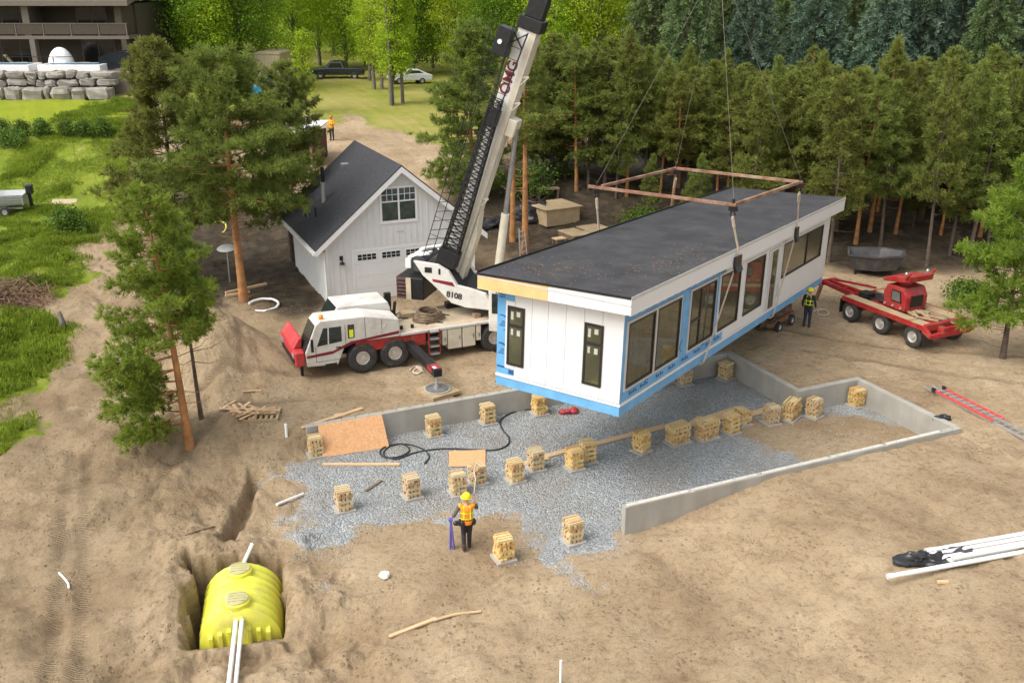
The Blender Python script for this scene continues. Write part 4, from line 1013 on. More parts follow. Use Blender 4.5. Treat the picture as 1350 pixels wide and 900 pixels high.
# big sheet leaning on the wall
pa, pb = Vector(P(425,603,0.0)), Vector(P(513,589,0.0)); pc_, pd_ = Vector(P(503,546,.96)), Vector(P(419,560,.96))
n_ = (pb-pa).cross(pd_-pa).normalized()*.02
one('plywood_sheet', MB().add([pa,pb,pc_,pd_,pa+n_,pb+n_,pc_+n_,pd_+n_], [(0,1,2,3),(7,6,5,4),(0,4,5,1),(1,5,6,2),(2,6,7,3),(3,7,4,0)]), M['osb'], 'large orange plywood sheet leaning on the left end of the back concrete wall', 'plywood')
board((425,613),(527,613), .14, .05, 'long pale stud lying on the gravel below the leaning plywood')
board((482,648),(503,634), .09, .04, 'short dark batten lying between two cribs on the left gravel', 'old_wood')
board((398,565),(440,551), .12, .05, 'pale timber on the soil above the leaning plywood, its left end over the edge')
board((436,553),(478,539), .16, .05, 'second timber above the leaning plywood, nearer the crane wheels')
board((440,549),(455,547), .3, .03, 'short scrap board across the two timbers above the plywood')
def curve_tube(name, pts, r, m, label, cat, lift=None, n=7, sub=6):
    W = [Vector(G(*p[:2]))+Vector((0,0,(r if lift is None else lift)+(p[2] if len(p) > 2 else 0))) for p in pts]
    out = []
    for i in range(len(W)-1):
        p0, p1, p2, p3 = W[max(i-1,0)], W[i], W[i+1], W[min(i+2,len(W)-1)]
        for k in range(sub):
            t = k/sub; out.append(.5*((2*p1)+(p2-p0)*t+(2*p0-5*p1+4*p2-p3)*t*t+(3*p1-p0-3*p2+p3)*t**3))
    out.append(W[-1])
    return one(name, MB().tube(out, r, n), M[m], label, cat, None, 50)
hosep = [(560,612),(566,602),(556,592),(535,586),(512,588),(501,596),(508,604),(528,602),(540,594),(530,586),(512,590),(506,600),(522,606),(545,598),(565,594),(590,592),(620,593),(650,594),(668,588),(671,578),(662,566),(660,555),(672,546),(690,541),(706,541)]
curve_tube('black_hose', hosep, .028, 'hose', 'black rubber hose coiled on the gravel and trailing to the back wall', 'hose')
board((513,841),(575,817), .10, .045, 'bent yellow wood strip lying on the foreground sand, its left length', 'plank', .03)
bs = curve_tube('wood_strip', [(572,819),(600,811),(634,807)], .035, 'plank', 'right curved length of the yellow wood strip on the foreground sand', 'wood strip')
g = G(507,761); rr = random.Random(2)
m = MB(); m.ell((0,0,.08), (.15,.13,.09), 8, 5); m.v = [(x*rr.uniform(.8,1.2), y*rr.uniform(.8,1.2), z*rr.uniform(.7,1.3)) for x,y,z in m.v]
o = m.build('crumpled_bag', M['pvc']); o.location = g; tag(o, 'crumpled white bag on the sand at the edge of the gravel', 'bag')
one('white_stake', MB().cyl(Vector(G(739,899)), Vector(G(739,899))+Vector((0,0,.62)), .03, 8), M['pvc'], 'upright white plastic stake in the sand at the bottom edge of the photo', 'stake')
one('white_stake', MB().cyl(Vector(G(378,576)), Vector(G(378,576))+Vector((0,0,.5)), .05, 8), M['pvc'], 'short white stake standing in the soil left of the leaning plywood', 'stake')
one('pipe_offcut', MB().cyl(Vector(G(365,667))+Vector((0,0,.06)), Vector(G(400,653))+Vector((0,0,.06)), .045, 10), M['pvc'], 'white pipe offcut lying across the left edge of the gravel', 'pipe')
curve_tube('plastic_scrap', [(78,756),(84,762),(90,770),(91,776)], .03, 'pvc', 'curled strip of white plastic lying in the track marks on the left', 'plastic scrap')
curve_tube('stick', [(244,706),(262,700),(283,694)], .02, 'twig', 'pale stick lying on the soil above the yellow tank pit', 'stick')
curve_tube('stick', [(320,517),(335,516),(345,516)], .03, 'plank', 'short pale stick on the soil above the broken pallet', 'stick')
g = G(749,543); rr = random.Random(4); m = MB()
for k in range(7): m.ell((rr.uniform(-.28,.28), rr.uniform(-.18,.18), .06+.05*rr.random()), (rr.uniform(.08,.2), rr.uniform(.06,.14), rr.uniform(.05,.12)), 8, 5)
o = m.build('red_sack', M['red_plastic'], None, 60); o.location = g; tag(o, 'crumpled red sack on the gravel under the house corner', 'sack')
# broken pallet with scrap
g = G(345,549); pal = thing('pallet', 'grey slatted pallet on the soil left of the foundation', 'pallet', g, .1)
m = MB()
for k in range(7): m.box(-.6+.19*k, -.6+.19*k+.1, -.5, .5, .10, .125)
m.build('deck_slat', M['old_ply'], pal)
m = MB()
for y in (-.45, 0, .45): m.box(-.6, .62, y-.05, y+.05, 0, .099)
m.build('bearer', M['old_ply'], pal)
rr = random.Random(8); m = MB(); c = Vector(G(322,548))
for k in range(34):
    t = rr.uniform(-1.2, 1.2); l = rr.uniform(.12, .5); q = c+Vector((rr.gauss(0,.38), rr.gauss(0,.25), .08+.2*rr.random())); dv = Vector((math.cos(t), math.sin(t), rr.uniform(-.25,.25)))*l
    m.bar(q-dv, q+dv, rr.uniform(.05,.13), .035)
one('scrap_wood', m, M['plank'], 'heap of splintered pale scrap wood against the grey pallet', 'scrap wood')
# ---------------------------------------------------------------- septic tank
tw = thing('septic_tank', 'ribbed yellow plastic septic tank sitting in an open pit in the soil', 'tank', (PITC[0], PITC[1], -1.52), PA)
def arch(w, h, n=14):   # half section, flat base
    pts = [(-w, 0), (-w, h*.42)]
    for i in range(1, n): t = PI-PI*i/n; pts.append((w*math.cos(t), h*.42+h*.58*math.sin(t)))
    return pts+[(w, h*.42), (w, 0)]
m = MB(); prof = []; N = 40; y0, y1 = -1.00, 1.42
for i in range(N+1):
    y = y0+(y1-y0)*i/N; e = 1-max(0, abs(y)/1.42-.82)/.18*.0
    rib = .06*max(0, math.cos(2*PI*(y/.30)))**2
    ye = (y-.21)*1.42/1.21; endf = 1-.20*max(0, (abs(ye)-1.2)/.22)**2
    prof.append((y, (1.02+rib)*endf, (1.78+rib)*(1-.16*max(0, (abs(ye)-1.2)/.22)**2)))
vs = []; K = len(arch(1, 1))
for (y, w, h) in prof: vs += [(a, y, b) for a, b in arch(w, h)]
fs = [(i*K+k, i*K+k+1, (i+1)*K+k+1, (i+1)*K+k) for i in range(N) for k in range(K-1)]
fs += [tuple(range(K)), tuple(range((N+1)*K-1, N*K-1, -1))]
m.add(vs, fs); tank = m.build('tank_body', M['tank_yellow'], tw, 40)
m = MB()
for k in (-3,-2,-1,1,2,3): m.prism([(-.99,.1),(-1.08,.2),(-1.07,1.12+.12*(3-abs(k))*.6),(-.84,1.34+.11*(3-abs(k)))], .24*k-.06, .24*k+.06, 'x')
m.build('end_rib', M['tank_yellow'], tw, bevel=.02)
for y, r in ((-.55, .30), (.85, .29)):
    l = MB().lathe([(r+.06,1.74),(r+.06,1.86),(r+.02,1.90),(r-.02,1.88)], 24, Matrix.Translation((-.03, y, 0))).build('lid_collar', M['tank_yellow'], tw, 40)
    ll = MB().lathe([(r,1.87),(r,1.92),(r*.75,1.945),(.02,1.945)], 24, Matrix.Translation((-.03, y, 0)))
    for k in range(4): ll.box(-.03-r*.7, -.03+r*.7, y-r*.6+k*r*.4-.012, y-r*.6+k*r*.4+.012, 1.946, 1.96)
    ll.build('lid', M['tank_lid'], l, 40)
MB().box(-.12, .12, -1.05, -.84, 1.42, 1.62).build('inlet', M['tank_yellow'], tw, bevel=.02)
bw = Matrix.Translation((PITC[0], PITC[1], -1.52)) @ Matrix.Rotation(PA, 4, 'Z')
for i, dx in enumerate((-.05, .10)):
    a = bw @ Vector((dx, -1.0, 1.56)); b = Vector(G(303+9*i, 903))+Vector((0,0,.16)); b2 = a.lerp(b, .5)
    one('drain_pipe', MB().tube([a, b2, b, b+(b-b2)*.8], .055, 12), M['pvc'], ('left' if i == 0 else 'right')+' one of the two white drain pipes running from the yellow tank toward the camera', 'pipe', None, 50)
a = bw @ Vector((0, 1.36, 1.62)); b = Vector(P(333,716,.55))
one('drain_pipe', MB().tube([a, b], .055, 12), M['pvc'], 'short white pipe rising from the far end of the yellow tank', 'pipe', None, 50)
# ---------------------------------------------------------------- ladder, bags, pipes on the right
la, lb = Vector(G(1232,516)), Vector(G(1440,622)); d = (lb-la).normalized(); s_ = Vector((-d.y, d.x, 0)).normalized()
lad = thing('extension_ladder', 'long red and grey extension ladder lying flat on the soil at the right edge', 'ladder', la)
def lb_(off, z, a, b, w=.03, h=.09): return MB().bar(d*a+s_*off+Vector((0,0,z)), d*b+s_*off+Vector((0,0,z)), w, h)
for off in (-.24, .24): lb_(off, .17, .2, 3.1).build('rail', M['ladder_red'], lad)
for off in (-.19, .19): lb_(off, .07, -.35, 5.5).build('fly_rail', M['galv'], lad)
m = MB()
for k in range(10): m.cyl(d*(.35+.3*k)+s_*-.24+Vector((0,0,.17)), d*(.35+.3*k)+s_*.24+Vector((0,0,.17)), .018, 8)
for k in range(18): m.cyl(d*(-.2+.3*k)+s_*-.19+Vector((0,0,.07)), d*(-.2+.3*k)+s_*.19+Vector((0,0,.07)), .018, 8)
m.build('rungs', M['galv'], lad)
m = MB()
for off in (-.24, .24): m.bar(d*.12+s_*off+Vector((0,0,.17)), d*.3+s_*off+Vector((0,0,.17)), .07, .16)
m.build('foot', M['black_plastic'], lad)
def lump(name, px, py, r, m, label, cat, n=12, seed=1, sq=.55):
    """a crumpled closed heap: a dome pushed in and out by folded noise"""
    mb = MB(); N, K = 40, 18; vs = []; rr = random.Random(seed); ox = rr.random()*50
    for i in range(K+1):
        t = PI/2*i/K
        for k in range(N):
            q = 2*PI*k/N; dx, dy, dz = math.sin(t)*math.cos(q), math.sin(t)*math.sin(q), math.cos(t)
            f = 1-abs(2*float(vnoise(dx*2.3+ox, dy*2.3+dz*1.7+ox))-1); f2 = 1-abs(2*float(vnoise(dx*5+ox, dy*5+dz*4-ox))-1)
            e = .62+.5*f+.20*f2+.22*math.sin(2*q+ox)+.14*math.sin(3*q+2*ox)
            vs.append((dx*r*1.35*e, dy*r*.8*e, max(0, dz)*r*sq*(.35+.75*f+.3*f2)-(.05*r if i == K else 0)))
    mb.add(vs, [(i*N+k, (i+1)*N+k, (i+1)*N+(k+1)%N, i*N+(k+1)%N) for i in range(K) for k in range(N)]+[tuple(range(K*N, K*N+N))])
    o = mb.build(name, M[m], None, 32); o.location = G(px, py); return tag(o, label, cat)
lump('garbage_bag', 1243, 552, .24, 'black_plastic', 'small black bag on the soil between the ladder and the foundation corner', 'bag', 9, 3)
# white pipes at the lower right
pd0 = Vector(G(1168,772)); pd1 = Vector(G(1350,726)); dd = (pd1-pd0); dd.z = 0; dd.normalize(); pn = Vector((-dd.y, dd.x, 0))
for i, (s0, off, z, lab) in enumerate(((0, 0, .07, 'nearest white pipe, its end jutting far left past the black plastic'), (2.0, .18, .07, 'second white pipe from the front of the pile at the right edge'), (1.9, .36, .07, 'third white pipe from the front of the pile at the right edge'), (1.75, .56, .07, 'fourth white pipe from the front of the pile at the right edge'), (1.75, .76, .07, 'rearmost white pipe of the pile at the right edge'), (2.05, .09, .22, 'white pipe lying on top of the two front pipes'))):
    a = pd0+dd*s0+pn*off; b = a+dd*6.1; zz_ = sorted(Z(*(pd0+dd*q+pn*.3)[:2]) for q in (0,.7,1.4,2.1,2.8,3.5,4.2,5.,6.))[7]-.01; a.z = b.z = zz_+z
    mb = MB().cyl(a, b, .066, 14); mb.lathe([(.074,0),(.078,.12),(.074,.2)], 14, Matrix.Translation(a) @ (b-a).to_track_quat('Z', 'Y').to_matrix().to_4x4())
    one('plastic_pipe', mb, M['pvc'], lab, 'pipe', 'white pipes piled at the right edge', 40)
lump('plastic_sheeting', 1222, 739, .46, 'black_plastic', 'crumpled black plastic sheeting left of the white pipe pile', 'plastic sheeting', 14, 6, .5)
lump('plastic_sheeting', 1262, 731, .40, 'grey_box', 'grey black plastic roll between the black sheeting and the white pipes', 'plastic sheeting', 12, 9, .45)
g = G(1243,768); o = MB().box(-.14,.14,-.05,.05,.0,.06).build('wood_offcut', M['plank']); o.location = g; tag(o, 'small yellow offcut in front of the white pipes', 'offcut')
# ---------------------------------------------------------------- red boom dolly (three axles)
r0 = Vector(G(1118,424)); r2 = Vector(G(1200,458)); rd = (r2-r0); rd.z = 0; span = rd.length; RA = math.atan2(rd.y, rd.x)
dol = thing('red_trailer', 'red three axle boom dolly trailer parked right of the hanging house', 'trailer', (r0.x, r0.y, Z(r0.x, r0.y)), RA)
# local X runs towards the rear (towards camera right), Y away from the near wheels
ax_s = (0, span*.5, span)
for s in ax_s:
    for w, sd in ((.16, -1), (2.34, 1)): wheel(dol, (s, w, .48), .48, .34, sd, rr=.56, n=22)
m = MB(); m.box(-.9, span+.9, .75, 1.0, .75, 1.02); m.box(-.9, span+.9, 1.5, 1.75, .75, 1.02)
for s in ax_s: m.box(s-.1, s+.1, .3, 2.2, .45, .62)
for s in (-.7, .5, 1.6, span, span+.8): m.box(s-.07, s+.07, 1.0, 1.5, .8, 1.0)
m.build('frame', M['crane_red'], dol, bevel=.015)
m = MB(); m.box(-.45, span-.35, -.02, .55, 1.02, 1.10); m.box(-.45, span+.4, 1.95, 2.52, 1.02, 1.10); m.box(span-.3, span+.55, -.02, .6, 1.02, 1.09)
m.build('running_board', M['old_ply'], dol)
m = MB(); m.box(-.45, span+.55, -.04, -.021, .90, 1.12); m.box(-.45, span+.55, 2.521, 2.54, .9, 1.12); m.box(-.5, -.451, -.04, 2.54, .9, 1.12)
m.build('side_rail', M['crane_red'], dol)
for q in ((-.62, -.56, -.02, .5, .3, .95), (-.62, -.56, 2.0, 2.5, .3, .95), (span+.56, span+.62, .0, .55, .25, .8)): MB().box(*q).build('mud_flap', M['black_plastic'], dol)
m = MB()
m.prism([(span+.5,.82),(span+.92,.66),(span+.95,.80),(span+.5,1.16)], -.05, .12, 'y'); m.prism([(span+.5,.82),(span+.92,.66),(span+.95,.80),(span+.5,1.16)], 2.38, 2.55, 'y')
m.box(span+.4, span+.6, .121, 2.379, .85, 1.15); m.box(span+.75, span+.93, .121, 2.379, .62, .82); m.box(span+.6, span+.75, .9, 1.05, .75, .95)
m.build('rear_bumper', M['crane_red'], dol, bevel=.02)
for w in (.35, .65, 1.9, 2.15): MB().box(span+.931, span+.945, w-.07, w+.07, .66, .76).build('tail_light', M['red_plastic'], dol)
m = MB()   # tongue with landing leg
for w in (.95, 1.55): m.bar((-.9, w, .9), (-2.9, 1.25+(w-1.25)*.5, .95), .12, .22)
m.bar((-2.85, .7, .95), (-2.85, 1.8, .95), .2, .25); m.bar((-1.7,.95,.9),(-1.7,1.55,.9),.1,.16); m.bar((-.5,.5,1.2),(-2.6,.85,1.05),.07,.1); m.bar((-.5,2.0,1.2),(-2.6,1.65,1.05),.07,.1)
m.build('tongue', M['crane_red'], dol, bevel=.01)
MB().bar((-2.7, .75, .9), (-2.95, .72, .0), .12, .14).build('landing_leg', M['rust'], dol)
sx = span*.48
bl = MB(); bl.prism([(sx-.45,1.1),(sx+.75,1.1),(sx+.78,1.75),(sx+.55,2.12),(sx-.35,2.12),(sx-.52,1.75)], .62, 1.88, 'y')
bl = bl.build('bolster', M['crane_red'], dol, bevel=.04)
MB().prism([(sx-.05,1.45),(sx+.55,1.45),(sx+.45,1.95),(sx-.05,1.95)], .60, .619, 'y').build('opening', M['black_metal'], bl)
for q in ((sx-.54, sx-.50, .9, 1.6, 1.45, 1.72), (sx+.77, sx+.80, .9, 1.6, 1.3, 1.8)): MB().box(*q).build('opening', M['black_metal'], bl)
m = MB(); m.prism([(sx+.0,1.50),(sx+.48,1.50),(sx+.40,1.9),(sx+.0,1.9)], .585, .599, 'y'); m.build('light_panel', M['grey_metal'], bl)
m = MB()
for x, y in ((sx-.35,.57),(sx+.1,.57),(sx+.55,.57)): m.cyl((x, y, 1.25), (x, y+.06, 1.25), .06, 8)
m.build('valve', M['galv'], bl)
m = MB(); m.prism([(sx-.55,2.20),(sx+.85,2.45),(sx+.90,2.72),(sx-.3,2.48),(sx-.62,2.34)], .55, 1.95, 'y'); m.bar((sx+.7,.5,2.6),(sx+.95,.5,2.95),.1,.1); m.bar((sx+.7,1.9,2.6),(sx+.95,1.9,2.95),.1,.1); m.cyl((sx,1.25,2.1),(sx,1.25,2.3),.3,14)
m.build('bunk', M['crane_red'], dol, bevel=.03)
for i, y in enumerate((.62, 1.85)): MB().ell((sx+.6, y, 2.78), (.07,.07,.09), 8, 6).build('lamp', M['galv'], dol)
m = MB(); rr = random.Random(19)
for k in range(6):
    y = .75+.2*k; m.tube([(-.3, y, 1.04), (sx*.45, y+rr.uniform(-.2,.2), 1.16), (sx-.5, .8+.15*k, 1.2)], .03, 5)
m.build('air_hose', M['hose'], dol, 60)


for q in ((-.2,.35,.62,1.1,1.02,1.32),): MB().box(*q).build('control_box', M['black_metal'], dol, bevel=.02)
MB().cyl((.55,1.75,1.15),(1.25,1.75,1.15),.16,14).build('air_tank', M['black_metal'], dol, 40)
rr = random.Random(12); m = MB()
for k in range(10):
    a = Vector((span*.55+rr.uniform(0, 1.6), .7+rr.uniform(0,.9), 1.08+.05*rr.random())); t = rr.uniform(-.6,.6)
    m.bar(a, a+Vector((.9*math.cos(t), .9*math.sin(t), .03)), .12, .06)
m.build('dunnage', M['old_ply'], dol)
curve_tube('tow_strap', [(1072,412),(1080,408),(1090,410),(1092,415),(1082,416),(1078,411),(1088,408)], .03, 'strap', 'tangled yellow strap on the soil left of the red trailer', 'strap')
curve_tube('rope_pile', [(541,488),(548,484),(556,487),(552,493),(545,492),(549,486),(558,491)], .04, 'strap', 'tangled yellow rope on the soil behind the crane front wheels', 'rope')
# grey dump body behind the trailer
g = G(1150,360); db = thing('dump_body', 'empty grey steel dump body standing on the forest edge behind the red trailer', 'dump body', g, -.25)
m = MB(); hexo = [(-1.3,-.75),(.1,-.95),(1.4,-.35),(1.45,.75),(.4,1.1),(-1.2,.8)]
def scaled(p, k, z): return [(a*k, b*k, z) for a, b in p]
v0, v1, v2 = scaled(hexo, .8, .3), scaled(hexo, 1.05, 1.1), scaled(hexo, 1.0, 1.1)
v3 = scaled(hexo, .76, .36); n6 = 6
m.add(v0+v1+v2+v3, [tuple(range(5,-1,-1))]+[(i, (i+1)%6, 6+(i+1)%6, 6+i) for i in range(6)]+[(6+i, 6+(i+1)%6, 12+(i+1)%6, 12+i) for i in range(6)]+[(12+i, 12+(i+1)%6, 18+(i+1)%6, 18+i) for i in range(6)]+[tuple(range(18,24))])
m.build('hopper', M['grey_box'], db)
m = MB()
for i in range(6): a, b = v1[i], v1[(i+1)%6]; m.bar(a, b, .09, .09)
m.build('rim_rail', M['grey_box'], db)
m = MB()
for x, y in ((-.9,-.5),(.9,-.3),(.9,.6),(-.9,.5)): m.bar((x,y,.0),(x,y,.3),.12,.12)
m.build('leg', M['black_metal'], db)
# low dolly under the house end
g = G(1024,428); lo = thing('steel_dolly', 'low rusty steel dolly half hidden behind the blue edge of the hanging house', 'dolly', g, math.radians(50))
m = MB()
for y in (-.35,.35): m.box(-1.6, .8, y-.08, y+.08, .35, .55)
for x in (-1.3,-.3,.6): m.box(x-.07, x+.07, -.35, .35, .42, .52)
m.build('frame', M['rust'], lo)
for x in (-.9, .35):
    for y, sd in ((-.5,-1),(.5,1)): wheel(lo, (x, y, .25), .25, .16, sd, n=14)
MB().box(.1,.75,-.3,.3,.56,.85).build('tool_box', M['rust'], lo)
# ---------------------------------------------------------------- timber boxes and decks behind the crane
def dbox(pa, size, rz, h, name, label, parts, cat):
    g = G(*pa); t = thing(name, label, cat, g, rz); return t
t = dbox((742,296), 0, math.radians(30), 1, 'plywood_crate', 'big plywood crate with a lid of pale sheets standing among the pines', 0, 'crate')
MB().box(-1.15,1.15,-.05,2.1,0,.98).build('crate_wall', M['old_ply'], t)
m = MB()
for k in range(4): m.box(-1.3+.66*k, -1.3+.66*k+.65, -.15, 2.25, .983, 1.02)
m.build('lid', M['old_ply'], t)
t = dbox((775,311), 0, math.radians(30), 1, 'timber_platform', 'low pale timber platform with a dark slot in front of the plywood crate', 0, 'platform')
m = MB(); m.box(-1.5,-.35,-.75,.95,.28,.33); m.box(-.05,1.5,-.75,1.2,.28,.33); m.box(-.35,-.05,-.75,.1,.28,.33); m.build('top_board', M['old_ply'], t)
m = MB()
for x in (-1.4,-.2,1.3): m.box(x-.07,x+.07,-.7,.9,0,.279)
m.build('bearer', M['old_wood'], t)
g = G(737,322); t = thing('work_table', 'small pale slab on dark legs left of the timber platform', 'table', g, .5)
MB().box(-.35,.35,-.25,.25,.32,.38).build('top', M['plank'], t)
m = MB()
for x in (-.28,.28):
    for y in (-.2,.2): m.box(x-.04,x+.04,y-.04,y+.04,0,.319)
m.build('leg', M['old_wood'], t)
g = G(722,262); t = thing('wood_bench', 'brown wooden bench between the pines behind the plywood crate', 'bench', g, .2)
MB().box(-.7,.7,-.3,.3,.62,.70).build('top', M['old_ply'], t); 
for x in (-.6,.6): MB().box(x-.06,x+.06,-.28,.28,0,.619).build('leg', M['old_wood'], t)
MB().box(-.7,.7,.25,.3,.2,.6).build('back_board', M['rust'], t)
lump('tarp_heap', 708, 288, 1.0, 'black_plastic', 'heap under shiny black plastic left of the plywood crate', 'tarp', 14, 4, .9)
lump('tarp_heap', 645, 297, .8, 'black_plastic', 'black plastic heap seen between the crane boom and its lift cylinder', 'tarp', 10, 5, .5)
g = G(690,337); t = thing('step_ladder', 'small grey step ladder at the foot of the orange pine trunks', 'ladder', g, .4)
for x in (-.2,.2): MB().bar((x,0,0),(x*.8,.25,1.5),.05,.07).build('rail', M['galv'], t)
m = MB()
for k in range(5): m.box(-.19,.19,.05*k,.05*k+.08,.2+.28*k,.24+.28*k)
m.build('tread', M['galv'], t)
# ---------------------------------------------------------------- left side: rings, sign, brush, boat
def loop(px, py, R, r, m, label, seed, a0=0, a1=2*PI, tilt=0):
    c = Vector(G(px, py)); rr = random.Random(seed)
    pts = [c+Vector((R*math.cos(t), R*math.sin(t)*.9, r+.05+tilt*math.sin(t)+.02*rr.random())) for t in [a0+(a1-a0)*i/28 for i in range(29)]]
    return one('hose_loop', MB().tube(pts, r, 7), M[m], label, 'hose', None, 50)
loop(347,405,.72,.06,'pvc','loop of thick white hose on the ground at the foot of the big pine',1,-1.9,2.9,.1)
loop(287,303,.5,.045,'tank_yellow','loop of yellow hose hanging beside the dark trunk left of the big pine',2,-1.5,2.2,.3)
g = G(303,372); t = thing('outdoor_dish', 'white oval dish on a thin pole behind the big pine trunk', 'dish', g)
MB().cyl((0,0,0),(.02,0,1.75),.03,8).build('pole', M['galv'], t)
MB().lathe([(.02,.0),(.3,.03),(.46,.13),(.48,.15),(.3,.07),(.02,.04)], 20, Matrix.Translation((0,0,1.92)) @ Matrix.Rotation(PI+.15,4,'X')).build('dish', M['pvc'], t, 40)
for k, (a, b) in enumerate((((298,393),(352,380)), ((298,398),(330,392)))):
    board(a, b, .12, .10, ('upper' if k == 0 else 'lower')+' loose timber behind the soil mound at the foot of the big pine', 'plank', .25, zfix=Vector(G(325,390)).z)
rr = random.Random(21); m = MB(); bA, bB = G(-40,395), G(62,392)
for k in range(420):
    t = rr.random(); c = bA+(bB-bA)*t; hgt = .55*math.sin(PI*min(1, max(0, t*.9+.1)))
    q = Vector((c[0]+rr.gauss(0,.3), c[1]+rr.gauss(0,.75), 0)); q.z = Z(q.x, q.y)+rr.random()*hgt
    dv = Vector((rr.gauss(0,1), rr.gauss(0,1), rr.gauss(0,.35))).normalized()*rr.uniform(.15,.6); m.bar(q-dv, q+dv, rr.uniform(.015,.05), .02)
one('brush_pile', m, M['twig'], 'long heap of brown cut brush lying between two grass patches at the left edge', 'brush pile')
g = G(82,436); o = MB().tube([(0,0,0),(.05,.05,.35),(-.1,.2,.8)], [.16,.13,.08], 9).build('tree_stump', M['bark_grey'], None, 50); o.location = g; tag(o, 'split grey stump standing at the edge of the grass on the left', 'stump')
g = G(85,268); o = MB().box(-.7,.7,-.5,.5,.05,.12).build('board_sheet', M['tan'], None); o.location = g; o.rotation_euler = (.1,.05,.3); tag(o, 'pale cream sheet lying in the grass right of the boat', 'sheet')
# boat on a trailer, cut by the left edge
g = G(6,282); bt = thing('motor_boat', 'open aluminium motor boat on a trailer in the grass at the left edge', 'boat', g, math.radians(12))
st_ = []
for x, w, zb, zt in ((1.3,.85,.55,1.25),(0,.9,.5,1.25),(-1.5,.85,.5,1.3),(-2.9,.5,.6,1.42),(-3.7,.05,.9,1.55)):
    st_.append([(x,-w,zt),(x,-w*.8,zb+.12),(x,0,zb),(x,w*.8,zb+.12),(x,w,zt),(x,w-.06,zt),(x,w*.72,zb+.2),(x,0,zb+.12),(x,-w*.72,zb+.2),(x,-w+.06,zt)])
m = MB(); n = 10; m.add([p for s in st_ for p in s], [(i*n+k, i*n+(k+1)%n, (i+1)*n+(k+1)%n, (i+1)*n+k) for i in range(4) for k in range(n)]+[(0,1,2,3,4,5,6,7,8,9)])
m.box(1.28,1.34,-.8,.8,.65,1.2); hull = m.build('hull', M['alu'], bt)
m = MB()
for z in (.85,1.0,1.15): m.bar((1.3,-.88,z),(-1.5,-.87,z+.03),.02,.03)
m.build('strake', M['galv'], bt)
MB().box(-.5,-.1,-.6,.6,.85,.93).build('seat', M['pvc'], bt)
mo = MB().box(1.4,1.8,-.2,.2,1.15,1.7).build('outboard_motor', M['black_plastic'], bt, bevel=.06)
MB().bar((1.55,0,1.15),(1.6,0,.4),.12,.18).build('leg', M['black_metal'], mo)
MB().box(-1.1,-.6,-.35,.35,.9,1.75).build('windshield', M['pvc'], bt, bevel=.05)
m = MB(); m.bar((1.2,-.5,.42),(-4.2,0,.42),.08,.1); m.bar((1.2,.5,.42),(-4.2,0,.42),.08,.1); m.bar((.3,-.9,.35),(.3,.9,.35),.08,.08); m.build('trailer_frame', M['galv'], bt)
for y, sd in ((-.95,-1),(.95,1)): wheel(bt, (.3,y,.3), .3, .18, sd, n=14, name='trailer_wheel')
#@@PART4

# ------------------------------------------------------------------ people
def capsule(mb, p, q, r0, r1, n=12):
    p = Vector(p); q = Vector(q); mb.tube([p, q], [r0, r1], n); mb.ell(p, (r0,)*3, n, 8); mb.ell(q, (r1,)*3, n, 8)
def fused(mb, name, m, parent, vox=.014, it=3):
    o = mb.build(name, m, None)
    r = o.modifiers.new('r', 'REMESH'); r.mode = 'VOXEL'; r.voxel_size = vox
    s = o.modifiers.new('s', 'SMOOTH'); s.iterations = it; s.factor = .5
    dg = bpy.context.evaluated_depsgraph_get(); me = bpy.data.meshes.new_from_object(o.evaluated_get(dg))
    bpy.data.objects.remove(o); me.polygons.foreach_set('use_smooth', [True]*len(me.polygons))
    if not me.materials: me.materials.append(m)
    n = bpy.data.objects.new(name, me); COL.objects.link(n); n.parent = parent; return n
def hand(mb, w, d, side, grip=0):
    """palm, four curled unequal fingers and a thumb; w wrist, d forearm direction"""
    d = Vector(d).normalized(); s = d.cross(Vector((0,0,1)))
    if s.length < .2: s = d.cross(Vector((0,1,0)))
    s.normalize(); f = s.cross(d).normalized(); w = Vector(w)
    k = w+d*.085; capsule(mb, w, w+d*.03, .027, .03, 8)
    for i in range(4):
        o = s*(.030-.020*i); a = k+o; L = (.070,.078,.073,.058)[i]
        capsule(mb, w+d*.02+o*.8, a, .014, .0115, 6)
        m1 = a+(d*.8+f*(.35+grip))*L*.5; m2 = m1+(d*.35+f*(.8+grip))*L*.5
        capsule(mb, a, m1, .0105, .0095, 6); capsule(mb, m1, m2, .0095, .008, 6)
    t0 = w+d*.025+s*.03*side; t1 = t0+(d*.5+s*.75*side+f*.3)*.045; capsule(mb, t0, t1, .013, .0115, 6); capsule(mb, t1, t1+(d*.75+f*.45)*.032, .0115, .009, 6)
